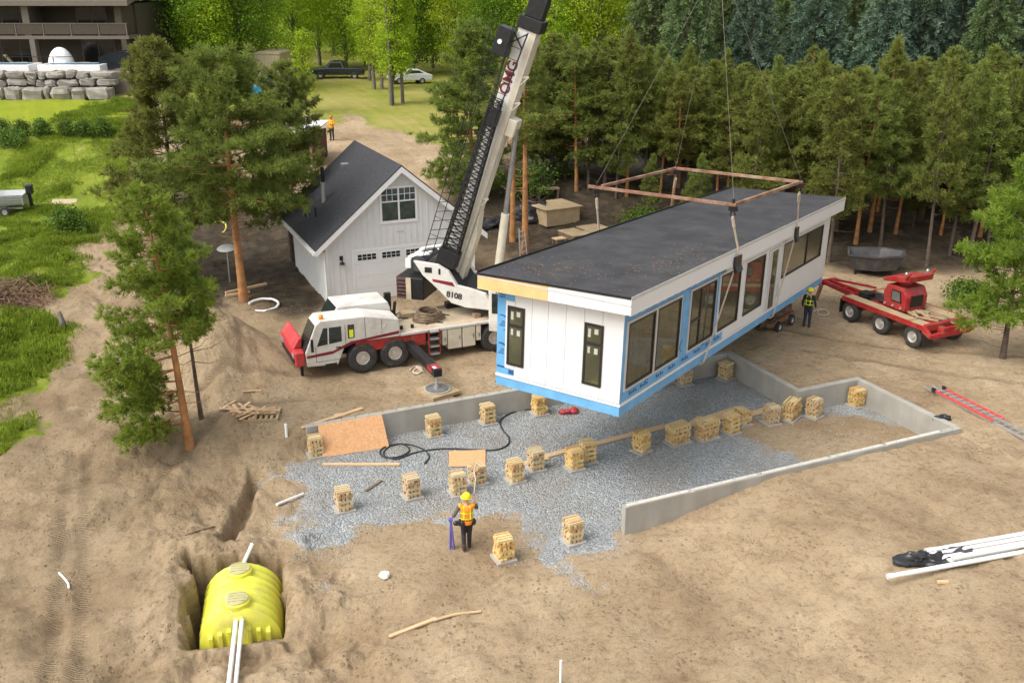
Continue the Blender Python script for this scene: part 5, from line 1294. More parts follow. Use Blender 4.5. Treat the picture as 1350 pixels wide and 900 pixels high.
def person(label, loc, rz, J, clothes, grip=(0,0), hat=None, vest=None, hair=None):
    t = thing('person', label, 'person', loc, rz)
    b = MB()      # figure faces -Y in local space
    hd = Vector(J['head']); nk = Vector(J['neck']); pv = Vector(J['pelvis'])
    b.ell(hd, (.078,.098,.118), 16, 12); b.ell(hd+Vector((0,-.02,-.07)), (.056,.07,.055), 12, 8)
    b.ell(hd+Vector((0,-.105,-.015)), (.014,.022,.026), 8, 6)
    for s in (-1, 1):
        b.ell(hd+Vector((.079*s,.008,-.01)), (.013,.024,.034), 8, 6); b.ell(hd+Vector((.03*s,-.086,.012)), (.013,.008,.008), 8, 6)
    b.ell(hd+Vector((0,-.092,-.062)), (.024,.010,.008), 8, 6)
    capsule(b, nk-Vector((0,0,.05)), hd-Vector((0,0,.06)), .058, .052)
    ch = nk-Vector((0,0,.16)); torso = [(ch, .16, .115), ((ch+pv)/2, .142, .10), (pv, .150, .112)]
    def tor(mb, e):
        n = 14; vs = []; prof = [(nk-Vector((0,0,.03)), .085, .07)]+[(ch+Vector((0,0,.09)), .178, .095)]+torso+[(pv-Vector((0,0,.10)), .135, .10)]
        for c, a, q in prof:
            for k in range(n): vs.append(c+Vector(((a+e)*math.cos(2*PI*k/n), (q+e)*math.sin(2*PI*k/n), 0)))
        m_ = len(prof); mb.add(vs, [(i*n+k, (i+1)*n+k, (i+1)*n+(k+1)%n, i*n+(k+1)%n) for i in range(m_-1) for k in range(n)]+[tuple(range(n)), tuple(range(m_*n-1, (m_-1)*n-1, -1))])
    tor(b, 0)
    sides = (('L', 1), ('R', -1))
    for s, sg in sides:
        sh, el, wr = Vector(J['sh'+s]), Vector(J['el'+s]), Vector(J['wr'+s])
        capsule(b, sh, el, .052, .041); capsule(b, el, wr, .040, .027); hand(b, wr, wr-el, sg, grip[0 if s == 'L' else 1])
        hp, kn, an = Vector(J['hp'+s]), Vector(J['kn'+s]), Vector(J['an'+s])
        capsule(b, hp, kn, .085, .056); capsule(b, kn, an, .055, .038); capsule(b, an-Vector((0,0,.03)), an+Vector((0,-.15,-.055)), .04, .035)
    fused(b, 'body', M['skin'], t, .0125, 3)
    e = MB()
    for s in (-1, 1): e.ell(hd+Vector((.03*s,-.093,.012)), (.009,.005,.006), 8, 6)
    e.build('eyes', M['boots'], t)
    c = MB()
    for s, sg in sides:
        hp, kn, an = Vector(J['hp'+s]), Vector(J['kn'+s]), Vector(J['an'+s]); capsule(c, hp, kn, .102, .074); capsule(c, kn, an+Vector((0,0,.03)), .072, .06)
    c.ell(pv, (.168,.128,.13), 14, 10); capsule(c, pv+Vector((-.06,0,-.03)), pv+Vector((.06,0,-.03)), .118, .118)
    fused(c, 'trousers', M[clothes[0]], t, .016)
    c = MB()
    for s, sg in sides:
        an = Vector(J['an'+s]); capsule(c, an+Vector((0,0,.08)), an-Vector((0,0,.03)), .062, .058); capsule(c, an+Vector((0,.02,-.045)), an+Vector((0,-.17,-.05)), .05, .046)
    fused(c, 'boots', M['boots'], t, .016)
    c = MB(); tor(c, .014)
    for s, sg in sides:
        sh, el, wr = Vector(J['sh'+s]), Vector(J['el'+s]), Vector(J['wr'+s]); capsule(c, sh, el, .066, .054); capsule(c, el, wr-(wr-el)*(.12 if clothes[2] else .75), .054, .042 if clothes[2] else .05)
    fused(c, 'shirt', M[clothes[1]], t, .016)
    if vest:
        c = MB(); tor(c, .032)
        for s, sg in sides: c.ell(Vector(J['sh'+s])-Vector((.02*sg,0,0)), (.085,.085,.075), 12, 8)
        v = fused(c, 'vest', M[vest[0]], t, .016)
        c = MB()      # reflective bands standing on the vest
        for z in (.12, .30):
            n = 20; cc = pv+(nk-pv)*(z/(nk-pv).length)
            a, q = .205, .157
            c.add([cc+Vector((a*math.cos(2*PI*k/n), q*math.sin(2*PI*k/n), dz)) for dz in (-.016,.016) for k in range(n)], [(k, (k+1)%n, n+(k+1)%n, n+k) for k in range(n)])
        for s in (-1, 1):
            for y in (-1, 1): c.bar(pv+Vector((.09*s, y*.155, .12)), nk+Vector((.085*s, y*.10, -.02)), .034, .012, up=(0,1,0))
        c.build('reflective_band', M[vest[1]], v)
    if hat:
        c = MB(); n = 20
        c.lathe([(.128,.0),(.131,.02),(.125,.07),(.098,.115),(.05,.138),(.01,.143)], n, Matrix.Translation(hd+Vector((0,.005,.035))))
        c.lathe([(.155,-.004),(.160,.004),(.13,.012)], n, Matrix.Translation(hd+Vector((0,-.012,.035)))); c.bar(hd+Vector((0,.09,.15)), hd+Vector((0,-.09,.155)), .03, .03)
        c.build('helmet', M[hat], t, 40)
    elif hair:
        MB().ell(hd+Vector((0,.012,.028)), (.086,.104,.105), 14, 10).build('hair', M['boots'], t, 60)
    return t
def stand(**k):
    J = dict(head=(0,-.01,1.66), neck=(0,.01,1.50), pelvis=(0,0,.96), shL=(.19,0,1.44), shR=(-.19,0,1.44), elL=(.26,.03,1.16), elR=(-.26,.03,1.16), wrL=(.27,-.06,.92), wrR=(-.27,-.06,.92),
        hpL=(.09,0,.92), hpR=(-.09,0,.92), knL=(.10,-.02,.50), knR=(-.10,-.02,.50), anL=(.11,.02,.09), anR=(-.11,.02,.09)); J.update(k); return J
g = G(616,724); wdir = math.radians(188)
w1 = person('person walking away in orange vest and yellow helmet, right arm raised, on the gravel edge', g, wdir,
    stand(elL=(-.0+.36,.06,1.18), wrL=(.42,-.12,1.02), elR=(-.30,-.10,1.30), wrR=(-.24,-.22,1.53), knL=(.09,-.06,.51), anL=(.10,.10,.12), knR=(-.08,-.10,.50), anR=(-.07,-.10,.09)), ('trousers','shirt',False), (.3,.5), 'helmet', ('hivis_orange','hivis_yellow'))
m = MB()
for x, y in ((.20,.03),(-.20,.03),(.13,.13)): m.ell((x,y,.92), (.07,.06,.12), 10, 7)
m.ell((.30,-.05,.86), (.09,.07,.08), 10, 7); bl_ = MB(); 
belt = m.build('tool_pouch', M['black_plastic'], w1, 60)
m = MB(); m.lathe([(.178,-.03),(.182,.03)], 18, Matrix.Translation((0,0,1.0)) @ Matrix.Diagonal((1,.78,1,1))); m.build('belt', M['black_plastic'], w1)
Rw = Matrix.Translation(g) @ Matrix.Rotation(wdir, 4, 'Z')
st = thing('folding_stand', 'folded purple metal stand carried in the left hand of the yellow helmet worker', 'stand', Rw @ Vector((.45,-.10,.0)), wdir)
for x, y in ((.03,.02),(-.05,.03),(.0,-.06),(-.06,-.04)): MB().tube([(0,-.03,1.02),(x*.6,y*.7,.6),(x*1.4,y*1.5,.0)], .024, 7).build('leg', M['purple'], st)
m = MB(); m.box(-.06,.06,-.08,.05,.92,.99); m.bar((-.04,.02,.45),(.03,-.05,.45),.02,.05); m.build('bracket', M['purple'], st)
hp = Rw @ Vector((-.23,-.27,1.62)); hq = Vector(G(629,640))
one('tag_line', MB().tube([Rw @ Vector((-.22,-.2,1.2)), Rw @ Vector((-.235,-.26,1.58)), hp+Vector((.05,.25,.35)), hp+Vector((.0,.5,.5)), hq+Vector((0,-.2,.9)), hq+Vector((0,0,.72))], .014, 6), M['strap'], 'thin cord held up in the right hand of the yellow helmet worker', 'cord', None, 60)
g = G(1063,431)
person('person in dark vest with yellow stripes standing under the far end of the hanging house', g, math.radians(150), stand(elR=(-.27,.0,1.16), wrR=(-.30,-.08,.95)), ('jeans','vest_black',True), (0,0), 'helmet', ('vest_black','hivis_yellow'))
g = G(438,185)
person('person in orange vest with folded arms standing on the dirt track behind the garage', g, math.radians(-12), stand(elL=(.27,-.06,1.20), elR=(-.27,-.06,1.20), wrL=(.02,-.22,1.24), wrR=(-.02,-.19,1.18)), ('trousers','hivis_orange',True), (.3,.3), 'helmet_o', ('hivis_orange','hivis_yellow'))

# ------------------------------------------------------------------ vehicles behind
def car(name, label, cat, px, py, rz, paint, pickup=True, L=5.7, W=1.95):
    g = G(px, py); t = thing(name, label, cat, g, rz)
    h = L/2; c_, s_n = math.cos(rz), math.sin(rz); zr, zf = (Z(g[0]+.32*L*q*c_, g[1]+.32*L*q*s_n) for q in (1, -1)); zl, zo = (Z(g[0]-.4*W*q*s_n, g[1]+.4*W*q*c_) for q in (1, -1))
    t.location.z = (zr+zf+zl+zo)/4; t.rotation_euler = (math.atan2(zl-zo, .8*W), -math.atan2(zr-zf, .64*L), rz)
    if pickup: prof = [(-h,.45),(-h,.92),(-h+.12,1.02),(-h+1.35,1.14),(-h+2.0,1.78),(-h+2.25,1.84),(-h+3.3,1.84),(-h+3.6,1.2),(h,1.18),(h,.5)]
    else: prof = [(-h,.4),(-h,.75),(-h+.2,.85),(-h+1.1,.98),(-h+1.75,1.42),(-h+2.1,1.50),(-h+3.1,1.48),(h-.35,1.02),(h,.95),(h,.42)]
    body = MB().prism(prof, -W/2, W/2, 'y')
    cx = sum(p[0] for p in prof)/len(prof)
    body.v = [(x, y*(1-.16*max(0,(z-1.05)/.8)), z) for x, y, z in body.v]
    bo = body.build('body', M[paint], t, bevel=.07)
    if pickup: MB().box(-h+3.7, h-.08, -W/2+.12, W/2-.12, 1.05, 1.19).build('load_bed', M['black_metal'], bo)
    gl = MB()
    if pickup:
        for sd in (-1, 1):
            y = sd*(W/2-.06); gl.prism([(-h+1.75,1.22),(-h+2.12,1.72),(-h+3.15,1.72),(-h+3.35,1.24)], min(y, y+sd*.03)-.0, max(y, y+sd*.03), 'y')
        gl.prism([(-h+1.38,1.19),(-h+1.95,1.74),(-h+1.93,1.765),(-h+1.36,1.21)], -W/2+.2, W/2-.2, 'y'); gl.prism([(-h+3.40,1.74),(-h+3.63,1.24),(-h+3.66,1.25),(-h+3.43,1.75)], -W/2+.2, W/2-.2, 'y')
    else:
        for sd in (-1, 1):
            y = sd*(W/2-.04); gl.prism([(-h+1.5,1.0),(-h+1.9,1.4),(-h+3.0,1.4),(h-.75,1.05)], min(y, y+sd*.03), max(y, y+sd*.03), 'y')
        gl.prism([(-h+1.12,1.01),(-h+1.75,1.44),(-h+1.73,1.465),(-h+1.1,1.03)], -W/2+.18, W/2-.18, 'y'); gl.prism([(-h+3.12,1.48),(h-.4,1.06),(h-.39,1.09),(-h+3.13,1.51)], -W/2+.18, W/2-.18, 'y')
    gl.build('window', M['glass'], bo)
    r = .40 if pickup else .33
    for x in (-h+.95, h-1.1):
        for y, sd in ((-W/2+.1,-1),(W/2-.1,1)): wheel(t, (x, y, r), r, .25, sd, n=18, rr=.6)
    for y in (-W/2+.3, W/2-.3): MB().box(-h-.02, -h+.04, y-.2, y+.2, .75, .9).build('headlight', M['galv'], t); MB().box(h-.03, h+.015, y-.1, y+.1, .8, 1.0).build('tail_light', M['red_plastic'], t)
    MB().box(-h-.05, -h+.06, -W/2+.05, W/2-.05, .42, .58).build('bumper', M['grey_metal'], t)
    return t
car('pickup_truck', 'dark blue grey pickup truck parked under the bright green trees', 'pickup truck', 447, 103, math.radians(4), 'car_dark')
car('parked_car', 'white car parked in the grass behind the thin birch trunks', 'car', 540, 110, math.radians(20), 'car_white', False, 4.5, 1.8)
# tan box and blue covered heap behind the big pine
g = G(352,118); t = thing('storage_box', 'tall tan storage box standing behind the big pine', 'storage box', g, -.08)
MB().box(-1.5,1.5,0,4,.15,3.3).build('wall', M['tan'], t, bevel=.03); MB().prism([(-1.55,3.305),(1.55,3.305),(1.5,3.45),(0,3.6),(-1.5,3.45)], -.06, 4.06, 'y').build('roof', M['tan'], t)
m = MB()
for k in range(9): m.box(-1.4+.34*k, -1.36+.34*k, -.03, -.001, .2, 3.25)
m.build('panel_rib', M['tan'], t)
lump('covered_heap', 360, 128, 1.45, 'tarp_blue', 'heap under a blue tarp in front of the tan storage box', 'covered heap', 16, 12, 1.1)
lump('covered_heap', 349, 119, .9, 'pvc', 'pale heap between the blue tarp and the tan storage box', 'covered heap', 8, 15, 1.6)
# open shed
g = G(399,222); t = thing('open_shed', 'small brown open fronted shed with a white sloping roof behind the garage', 'shed', g, math.radians(-8))
m = MB(); m.box(-1.9,-1.8,0,2.6,0,2.3); m.box(.85,.95,0,2.6,0,2.35); m.box(-1.799,.849,2.5,2.6,0,2.3); m.box(-1.799,.849,.01,2.49,.0,.06); m.build('wall', M['brown_wall'], t)
MB().prism([(-.35,2.42),(2.8,2.75),(2.8,2.85),(-.35,2.52)], -2.1, 1.1, 'x').build('roof', M['pvc'], t)
m = MB(); m.box(.75,.85,-.1,0,0,2.4); m.box(-1.8,-1.7,-.1,0,0,2.4); m.build('post', M['brown_wall'], t)
rr = random.Random(31); m = MB()
for k in range(9): m.box(-1.4+.25*k, -1.25+.25*k, .4+.8*rr.random(), .6+.9*rr.random()+.4, .065, .6+rr.random())
m.build('stored_boards', M['old_ply'], t)

# ------------------------------------------------------------------ hillside house with terrace and boulder walls
hY = 92.0; x1 = PY(184, 60, hY)[0]; x0 = x1-30
zb = PY(90, 85, hY)[2]; zf2 = PY(90, 45, hY)[2]; zr_ = PY(90, 5, hY)[2]
hh = thing('hillside_house', 'long brown two storey house with a full width balcony above the boulder wall', 'house', (x1, hY, zb))
Wd = 30; f2 = zf2-zb; fr = zr_-zb
MB().box(-Wd, 0, 0, 10, -1.0, fr).build('wall', M['hill_wall'], hh)
m = MB(); m.box(-Wd, .25, -3.0, -.01, f2-.28, f2); bal = m.build('balcony', M['hill_trim'], hh)
m = MB(); m.box(-Wd, .2, -2.98, -2.93, f2+.98, f2+1.05)
for k in range(13): x = .1-2.4*k; m.box(x-.05, x+.05, -2.99, -2.92, f2, f2+1.05)
m.build('railing', M['hill_trim'], bal)
g_ = MB()
for k in range(12): g_.box(-2.2-2.4*k, .0-2.4*k, -2.965, -2.95, f2+.12, f2+.95)
g_.build('railing_pane', M['hill_wall'], bal)
MB().prism([(-3.6,fr-.1),(5,fr+1.6),(10.6,fr+.1),(10.6,fr+.35),(5,fr+1.9),(-3.6,fr+.35)], -Wd-.4, .7, 'x').build('roof', M['hill_trim'], hh)
for k in range(4):
    m = MB(); m.box(-.45-8*k, .0-8*k, -3.0, -2.4, -.9, f2-.29); m.box(-.8-8*k, -.2-8*k, -2.9, -.0, f2+.001, fr-.101); m.build('pier', M['hill_trim' if k else 'hill_wall'], hh)
for (a, b, c, d2) in ((-5.2,-2.2,.0,2.3), (-12.5,-9.0,.0,2.3), (-18.5,-15.3,.0,2.35), (-24,-21,0,2.3), (-5.3,-2.6,f2,f2+2.3), (-12,-8.8,f2,f2+2.3), (-18.5,-14.6,f2+.5,f2+2.2), (-25,-21,f2,f2+2.3)):
    w = MB().box(a, b, -.06, -.001, c, d2).build('window', M['hill_trim'], hh)
    m = MB(); h = (a+b)/2; m.box(a+.1, h-.04, -.08, -.061, c+.1, d2-.1); m.box(h+.04, b-.1, -.08, -.061, c+.1, d2-.1); m.build('pane', M['hill_dark'], w)
rr = random.Random(41)
def zt(px, py): return PY(px, py, hY-6)
terr = [P0 for P0 in (0,)]
wx0, wx1 = x1-30, x1+.8; wy = hY-8.5
def bwall(y, zlo, zhi, xa, xb, seed, label):
    rr = random.Random(seed); mb = MB(); z = zlo; rows = max(1, round((zhi-zlo)/.75)); rh = (zhi-zlo)/rows
    for r in range(rows):
        x = xa+rr.uniform(-.5,0)
        while x < xb:
            w = rr.uniform(.5, 2.3); cx, cz = x+w/2, z+rh/2+rr.uniform(-.10,.10)
            n0 = len(mb.v); mb.ell((cx, y+rr.uniform(-.12,.12)+.1*r, cz), (w*.53, .55, rh*.60), 9, 6)
            for i in range(n0, len(mb.v)):
                px_, py_, pz_ = mb.v[i]; qx, qy, qz = (px_-cx)/(w*.53), (py_-y)/.55, (pz_-cz)/(rh*.6)
                sq = lambda q: math.copysign(abs(q)**.5, q); k = .17
                mb.v[i] = (cx+sq(qx)*w*.48+rr.uniform(-k,k)*.5, y+sq(qy)*.5+rr.uniform(-k,k)*.6, cz+sq(qz)*rh*.49+rr.uniform(-k,k)*.4)
            x += w*.97
        z += rh
    mb.box(xa, xb, y+.3, y+1.2, zlo-.4, zhi-.15)
    return one('boulder_wall', mb, M['stone'], label, 'retaining wall')
zlo = Z(x1-8, hY-10)-.1; zt_ = zb-.05; zm = PY(90,114,hY-9)[2]
bwall(hY-9.6, zlo, zm, wx0, x1+.5, 3, 'lower tier of the grey boulder wall along the bright lawn')
bwall(hY-8.0, zm-.1, PY(90,94,hY-8)[2], wx0, x1-.3, 4, 'upper tier of the grey boulder wall under the pool terrace')
tt = MB().box(wx0, x1+1.5, hY-7.2, hY+.5, zlo-1, zt_).build('terrace', M['hill_trim']); tag(tt, kind='structure')
def pool(pxa, pxb, label):
    a = PY(pxa, 92, hY-6.0)[0]; b = PY(pxb, 92, hY-6.0)[0]; t = thing('pool', label, 'pool', ((a+b)/2, hY-5.6, zt_)); w = (b-a)/2
    m = MB(); m.box(-w, w, -1.3, -1.0, .0, .55); m.box(-w, w, 1.0, 1.3, 0, .55); m.box(-w, -w+.3, -1.0, 1.0, 0, .55); m.box(w-.3, w, -1.0, 1.0, 0, .55); m.build('rim', M['pvc'], t, bevel=.04)
    MB().box(-w+.301, w-.301, -.999, .999, .05, .50).build('cover', M['pool_blue'], t)
pool(-60, 45, 'small raised white rimmed pool with blue cover at the left edge of the terrace'); pool(56, 138, 'raised white rimmed pool with blue cover below the white dome')
c = PY(82, 84, hY-3.5); t = MB().ell((0,0,0), (1.15,.9,1.7), 20, 14); t.v = [(x, y, max(0, z*1.05) if z > 0 else 0) for x, y, z in t.v]
o = t.build('garden_dome', M['pvc'], None, 50); o.location = (c[0], hY-3.6, zt_); tag(o, 'white egg shaped dome standing on the terrace under the balcony', 'dome')
fe = thing('terrace_fence', 'thin dark rail fence along the edge of the pool terrace', 'fence', (wx0, hY-4.4, zt_)); m = MB(); m.box(0, 26, -.02, .02, 1.0, 1.05)
for k in range(14): m.box(2*k-.02, 2*k+.02, -.03, .03, 0, 1.0)
m.build('rail', M['black_metal'], fe)
c = PY(152, 85, hY-5); fe2 = thing('metal_gate', 'solid dark sloping gate panel beside the end of the terrace', 'gate', (c[0], hY-5, zt_), .5); MB().prism([(-1.3,0),(1.3,.2),(1.3,1.7),(-1.3,1.1)], -.03, .03, 'y').build('panel', M['car_dark'], fe2)
for px, lab in ((102,'tan lounge chair right of the white dome'), (20,'pale lounge chair left of the white dome')):
    c = PY(px, 83, hY-3.2); t = thing('lounge_chair', lab+' on the terrace', 'chair', (c[0], hY-3.0, zt_), .2)
    MB().box(-.4,.9,-.3,.3,.35,.45).build('seat', M['tan'], t); MB().prism([(-.4,.45),(-.9,1.1),(-.8,1.15),(-.3,.45)], -.3, .3, 'y').build('backrest', M['tan'], t)
    for x in (-.3,.8): MB().box(x-.03,x+.03,-.28,.28,0,.349).build('leg', M['rust'], t)
lump('rock_heap', 163, 96, 1.9, 'stone', 'pale grey rock heap at the right end of the boulder wall', 'rocks', 16, 22, .5)

# ------------------------------------------------------------------ vegetation
def quads(C, D, n, L, W, spread, rng, back=.1):
    """n narrow blades per clump centre C, growing roughly along D"""
    C = np.repeat(C, n, 0); D = np.repeat(D, n, 0); N = len(C)
    d = D+spread*rng.normal(size=(N, 3)); d /= np.linalg.norm(d, axis=1)[:, None]+1e-9
    p = np.cross(d, rng.normal(size=(N, 3))); p /= np.linalg.norm(p, axis=1)[:, None]+1e-9
    l = (L*rng.uniform(.6, 1.25, N))[:, None]; w = (W*rng.uniform(.7, 1.3, N))[:, None]
    a = C-d*l*back; b = C+d*l
    V = np.stack([a-p*w*.4, a+p*w*.4, b+p*w*.5, b-p*w*.5], 1).reshape(-1, 3)
    F = np.arange(N*4).reshape(N, 4); return V, F
def limbs(mb, pts, r0, r1, n=5): mb.tube(pts, [r0+(r1-r0)*i/(len(pts)-1) for i in range(len(pts))], n)
def pine_proto(name, label, h, bare, R, seed, leafm, barkm, n_bl=11, L=.30, W=.055, dens=1.0, tr=.13, bend=0.0, shape='round', group=None, drop=0.25, dead=10, low=None):
    rng = np.random.default_rng(seed); rr = random.Random(seed)
    t = thing(name, label, 'tree', (0,0,0), 0, group)
    tm = MB(); K = 9
    ph = rr.random()*6
    def axis(z): q = z/h; return Vector((bend*math.sin(q*2.6+ph)*h*.04, bend*math.cos(q*2.1+ph)*h*.04, z))-Vector((bend*math.sin(ph)*h*.04, bend*math.cos(ph)*h*.04, 0))
    tm.tube([axis(h*i/K)-Vector((0,0,.3 if i == 0 else 0)) for i in range(K+1)], [tr*(1-.88*i/K)*(1.25 if i == 0 else 1) for i in range(K+1)], 9)
    C, D, S = [], [], []
    z = bare*h
    while z < h-.15:
        q = min(1, max(0, (z/h-bare)/(1-bare)))
        if low is not None and z < low[2]*h: q = .12
        if shape == 'round': rad = R*min(1, q*3+.5)*(1-q)**.58*rr.uniform(.8, 1.12)
        else: rad = R*(1-q)**.8*(.75+.25*min(1, q*6))*rr.uniform(.78, 1.15)
        rad = max(rad, .18)
        nb = rr.randint(4, 6) if q < .9 else 4
        a0 = rr.random()*6.3; one_side = low is not None and z < low[2]*h
        if one_side: nb = 3
        for k in range(nb):
            if rr.random() < .16: continue
            an = a0+2*PI*k/nb+rr.uniform(-.35,.35); ln = rad*rr.uniform(.5, 1.2)
            if one_side: an = low[1]+rr.uniform(-.75, .75); ln = low[3]*rr.uniform(.55, 1.1)
            up = (.55*q-drop*(1-q))*ln
            b = axis(z); o = Vector((math.cos(an), math.sin(an), 0))
            tip = b+o*ln+Vector((0,0,up)); mid = b+o*ln*.55+Vector((0,0,up*.35))
            limbs(tm, [b, mid, tip], .012+.022*ln/2.5, .008, 4)
            m = max(3, int(5.2*dens*ln/.9+1.5))
            for i in range(m):
                f = .32+.68*(i+rr.random())/m
                p = b.lerp(mid, f/.55) if f < .55 else mid.lerp(tip, (f-.55)/.45)
                sd = Vector((-o.y, o.x, 0))*rr.gauss(0, .20*ln*(1.15-f*.5))+Vector((0,0,rr.gauss(.03,.09)))
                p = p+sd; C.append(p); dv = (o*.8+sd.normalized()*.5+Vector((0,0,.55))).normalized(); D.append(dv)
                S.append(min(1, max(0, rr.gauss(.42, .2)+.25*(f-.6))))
        z += rr.uniform(.28, .50)*(h/9)**.5
    for k in range(5): C.append(axis(h-.12*k)); D.append(Vector((0,0,1))); S.append(.7)
    for k in range(dead):
        zz = rr.uniform(.25, bare+.02)*h if bare > .3 else rr.uniform(.05, .3)*h; an = rr.random()*6.3; ln = rr.uniform(.4, 1.3); b = axis(zz)
        limbs(tm, [b, b+Vector((math.cos(an)*ln*.6, math.sin(an)*ln*.6, -.05)), b+Vector((math.cos(an)*ln, math.sin(an)*ln, .1))], .016, .006, 4)
    tm.build('trunk', M[barkm], t, 60)
    C = np.array([tuple(c) for c in C]); D = np.array([tuple(c) for c in D]); S = np.array(S)
    V, F = quads(C, D, n_bl, L, W, .85, rng)
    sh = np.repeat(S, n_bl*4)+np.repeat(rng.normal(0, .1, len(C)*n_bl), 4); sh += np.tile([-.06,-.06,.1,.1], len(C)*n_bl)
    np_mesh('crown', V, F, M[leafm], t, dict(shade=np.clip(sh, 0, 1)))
    return t
def spruce_proto(label, h, R, seed, leafm, group=None):
    rng = np.random.default_rng(seed); rr = random.Random(seed); t = thing('spruce_tree', label, 'tree', (0,0,0), 0, group)
    tm = MB().tube([(0,0,-.3),(0,0,h*.5),(0,0,h)], [.2,.12,.02], 8); C, D, S = [], [], []; z = .6
    while z < h-.1:
        q = z/h; rad = R*(1-q)**.85+.12; nb = int(7+4*(1-q)); a0 = rr.random()*6.3
        for k in range(nb):
            an = a0+2*PI*k/nb+rr.uniform(-.25,.25); ln = rad*rr.uniform(.72,1.15); o = Vector((math.cos(an), math.sin(an), 0)); b = Vector((0,0,z))
            sag = -.28*ln; m = max(3, int(ln*4.2))
            s0 = rr.gauss(.45, .17)
            for i in range(m):
                f = .25+.75*(i+rr.random())/m; w = .30*ln*(1.05-f)
                p = b+o*ln*f+Vector((0,0,sag*f*f*1.3+.12*f))
                sd = Vector((-o.y, o.x, 0))*rr.uniform(-w, w); p = p+sd
                C.append(p); D.append((o+sd*.8+Vector((0,0,-.18))).normalized()); S.append(min(1, max(0, s0+.35*(f-.7)+rr.gauss(0,.1))))
            limbs(tm, [b, b+o*ln*.6+Vector((0,0,sag*.4))], .03, .01, 4)
        z += rr.uniform(.30,.42)*(h/12)**.5
    tm.build('trunk', M['bark_dark'], t, 60)
    C = np.array([tuple(c) for c in C]); D = np.array([tuple(c) for c in D]); n = 8
    V, F = quads(C, D, n*2, .34, .055, .5, rng); n *= 2; sh = np.repeat(np.array(S), n*4)+np.repeat(rng.normal(0,.09,len(C)*n), 4)
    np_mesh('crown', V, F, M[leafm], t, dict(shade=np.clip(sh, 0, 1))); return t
def broad_proto(name, label, h, R, seed, leafm, bare=.12, clumps=260, leaf=.13, group=None, col=.5, stems=1, per=44):
    rng = np.random.default_rng(seed); rr = random.Random(seed); t = thing(name, label, 'tree', (0,0,0), 0, group); tm = MB(); C = []; S = []
    for s in range(stems):
        ox_, oy_ = (rr.uniform(-.5,.5), rr.uniform(-.5,.5)) if stems > 1 else (0, 0)
        tp = Vector((ox_*1.8, oy_*1.8, h*.93)); tm.tube([(ox_,oy_,-.3), (ox_*1.3+rr.uniform(-.1,.1), oy_*1.3, h*.4), tp], [.03+.012*h, .02+.007*h, .015], 8)
    for i in range(clumps):
        q = rr.random()**.85; z = h*(bare+(1-bare)*q); prof = math.sin(PI*min(1, max(.06, q*.86+.12)))**col
        a = rr.random()*6.3; rad = R*prof*math.sqrt(rr.random())*rr.uniform(.8,1.12)
        wob = 1+.28*math.sin(3*a+z*1.7+seed)
        p = Vector((rad*wob*math.cos(a), rad*wob*math.sin(a), z+rr.gauss(0,.15))); C.append(p); S.append(min(1, max(0, rr.gauss(.5,.22))))
        if i % 6 == 0: limbs(tm, [(0,0,max(.3*z, z-rad*.9-.3)), (p.x*.5, p.y*.5, z-rad*.35), tuple(p)], .03+.004*h, .01, 4)
    tm.build('trunk', M['bark_grey'], t, 60)
    C = np.array([tuple(c) for c in C]); N = len(C)
    cs = R*.15+.10; leaf = leaf*.72
    Q = np.repeat(C, per, 0)+rng.normal(size=(N*per,3))*np.array([cs,cs,cs*.6]); D = rng.normal(size=(N*per,3)); D[:,2] -= .3
    V, F = quads(Q, D/np.linalg.norm(D,axis=1)[:,None], 1, leaf*1.15, leaf, .3, rng, .0)
    sh = np.repeat(np.array(S), per*4)+np.repeat(rng.normal(0,.14,N*per), 4)
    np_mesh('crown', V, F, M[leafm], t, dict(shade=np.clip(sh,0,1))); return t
def put(t, x, y, rz=None, s=1.0, sz=1.0): t.location = (x, y, Z(x, y)-.03); t.rotation_euler = (0,0,rz or 0); t.scale = (s, s, s*sz); return t
# --- individual trees
def at_px(px, py): g = G(px, py); return g[0], g[1]
x, y = at_px(322,397)
big = pine_proto('pine_tree', 'big bushy pine with a bright orange trunk left of the garage', 11.6, .38, 4.4, 101, 'pine_big', 'bark_pine', 34, .27, .021, 2.5, .22, .25, 'round', None, .10, 26); put(big, x, y, .4)
x, y = at_px(270,384)
b2 = pine_proto('pine_tree', 'grey green pine with a dark trunk just left of the big orange trunked pine', 11.6, .24, 4.0, 102, 'pine', 'bark_dark', 30, .27, .024, 2.2, .16, .3, 'round', None, .15, 14); put(b2, x-1.6, y+1.5, 1.1)
x, y = at_px(338,355)
b3 = dup(b2, (x+1.6, y+1.5, Z(x+1.6, y+1.5)), 2.6, .90, 'shaded pine close behind the big orange trunked pine, its crown over the garage eave')
x, y = at_px(250,589)
fr = pine_proto('pine_tree', 'nearest pine, light green with a leaning orange trunk, at the foot of the soil mound', 8.9, .10, 2.75, 103, 'pine_light', 'bark_pine', 36, .19, .015, 2.9, .15, .3, 'round', None, .16, 8, (.1, PI+.25, .42, 2.4)); put(fr, x, y, 0)
fr.rotation_euler = (0, -.065, 0)
x, y = at_px(262,560)
ft = pine_proto('pine_tree', 'slender pine with a thin dark trunk right behind the nearest leaning pine', 7.6, .50, 1.6, 104, 'pine_light', 'bark_dark', 32, .18, .015, 2.0, .08, .5, 'cone', None, .2, 8); put(ft, x, y+.3, .2); ft.rotation_euler = (0, -.07, 0)
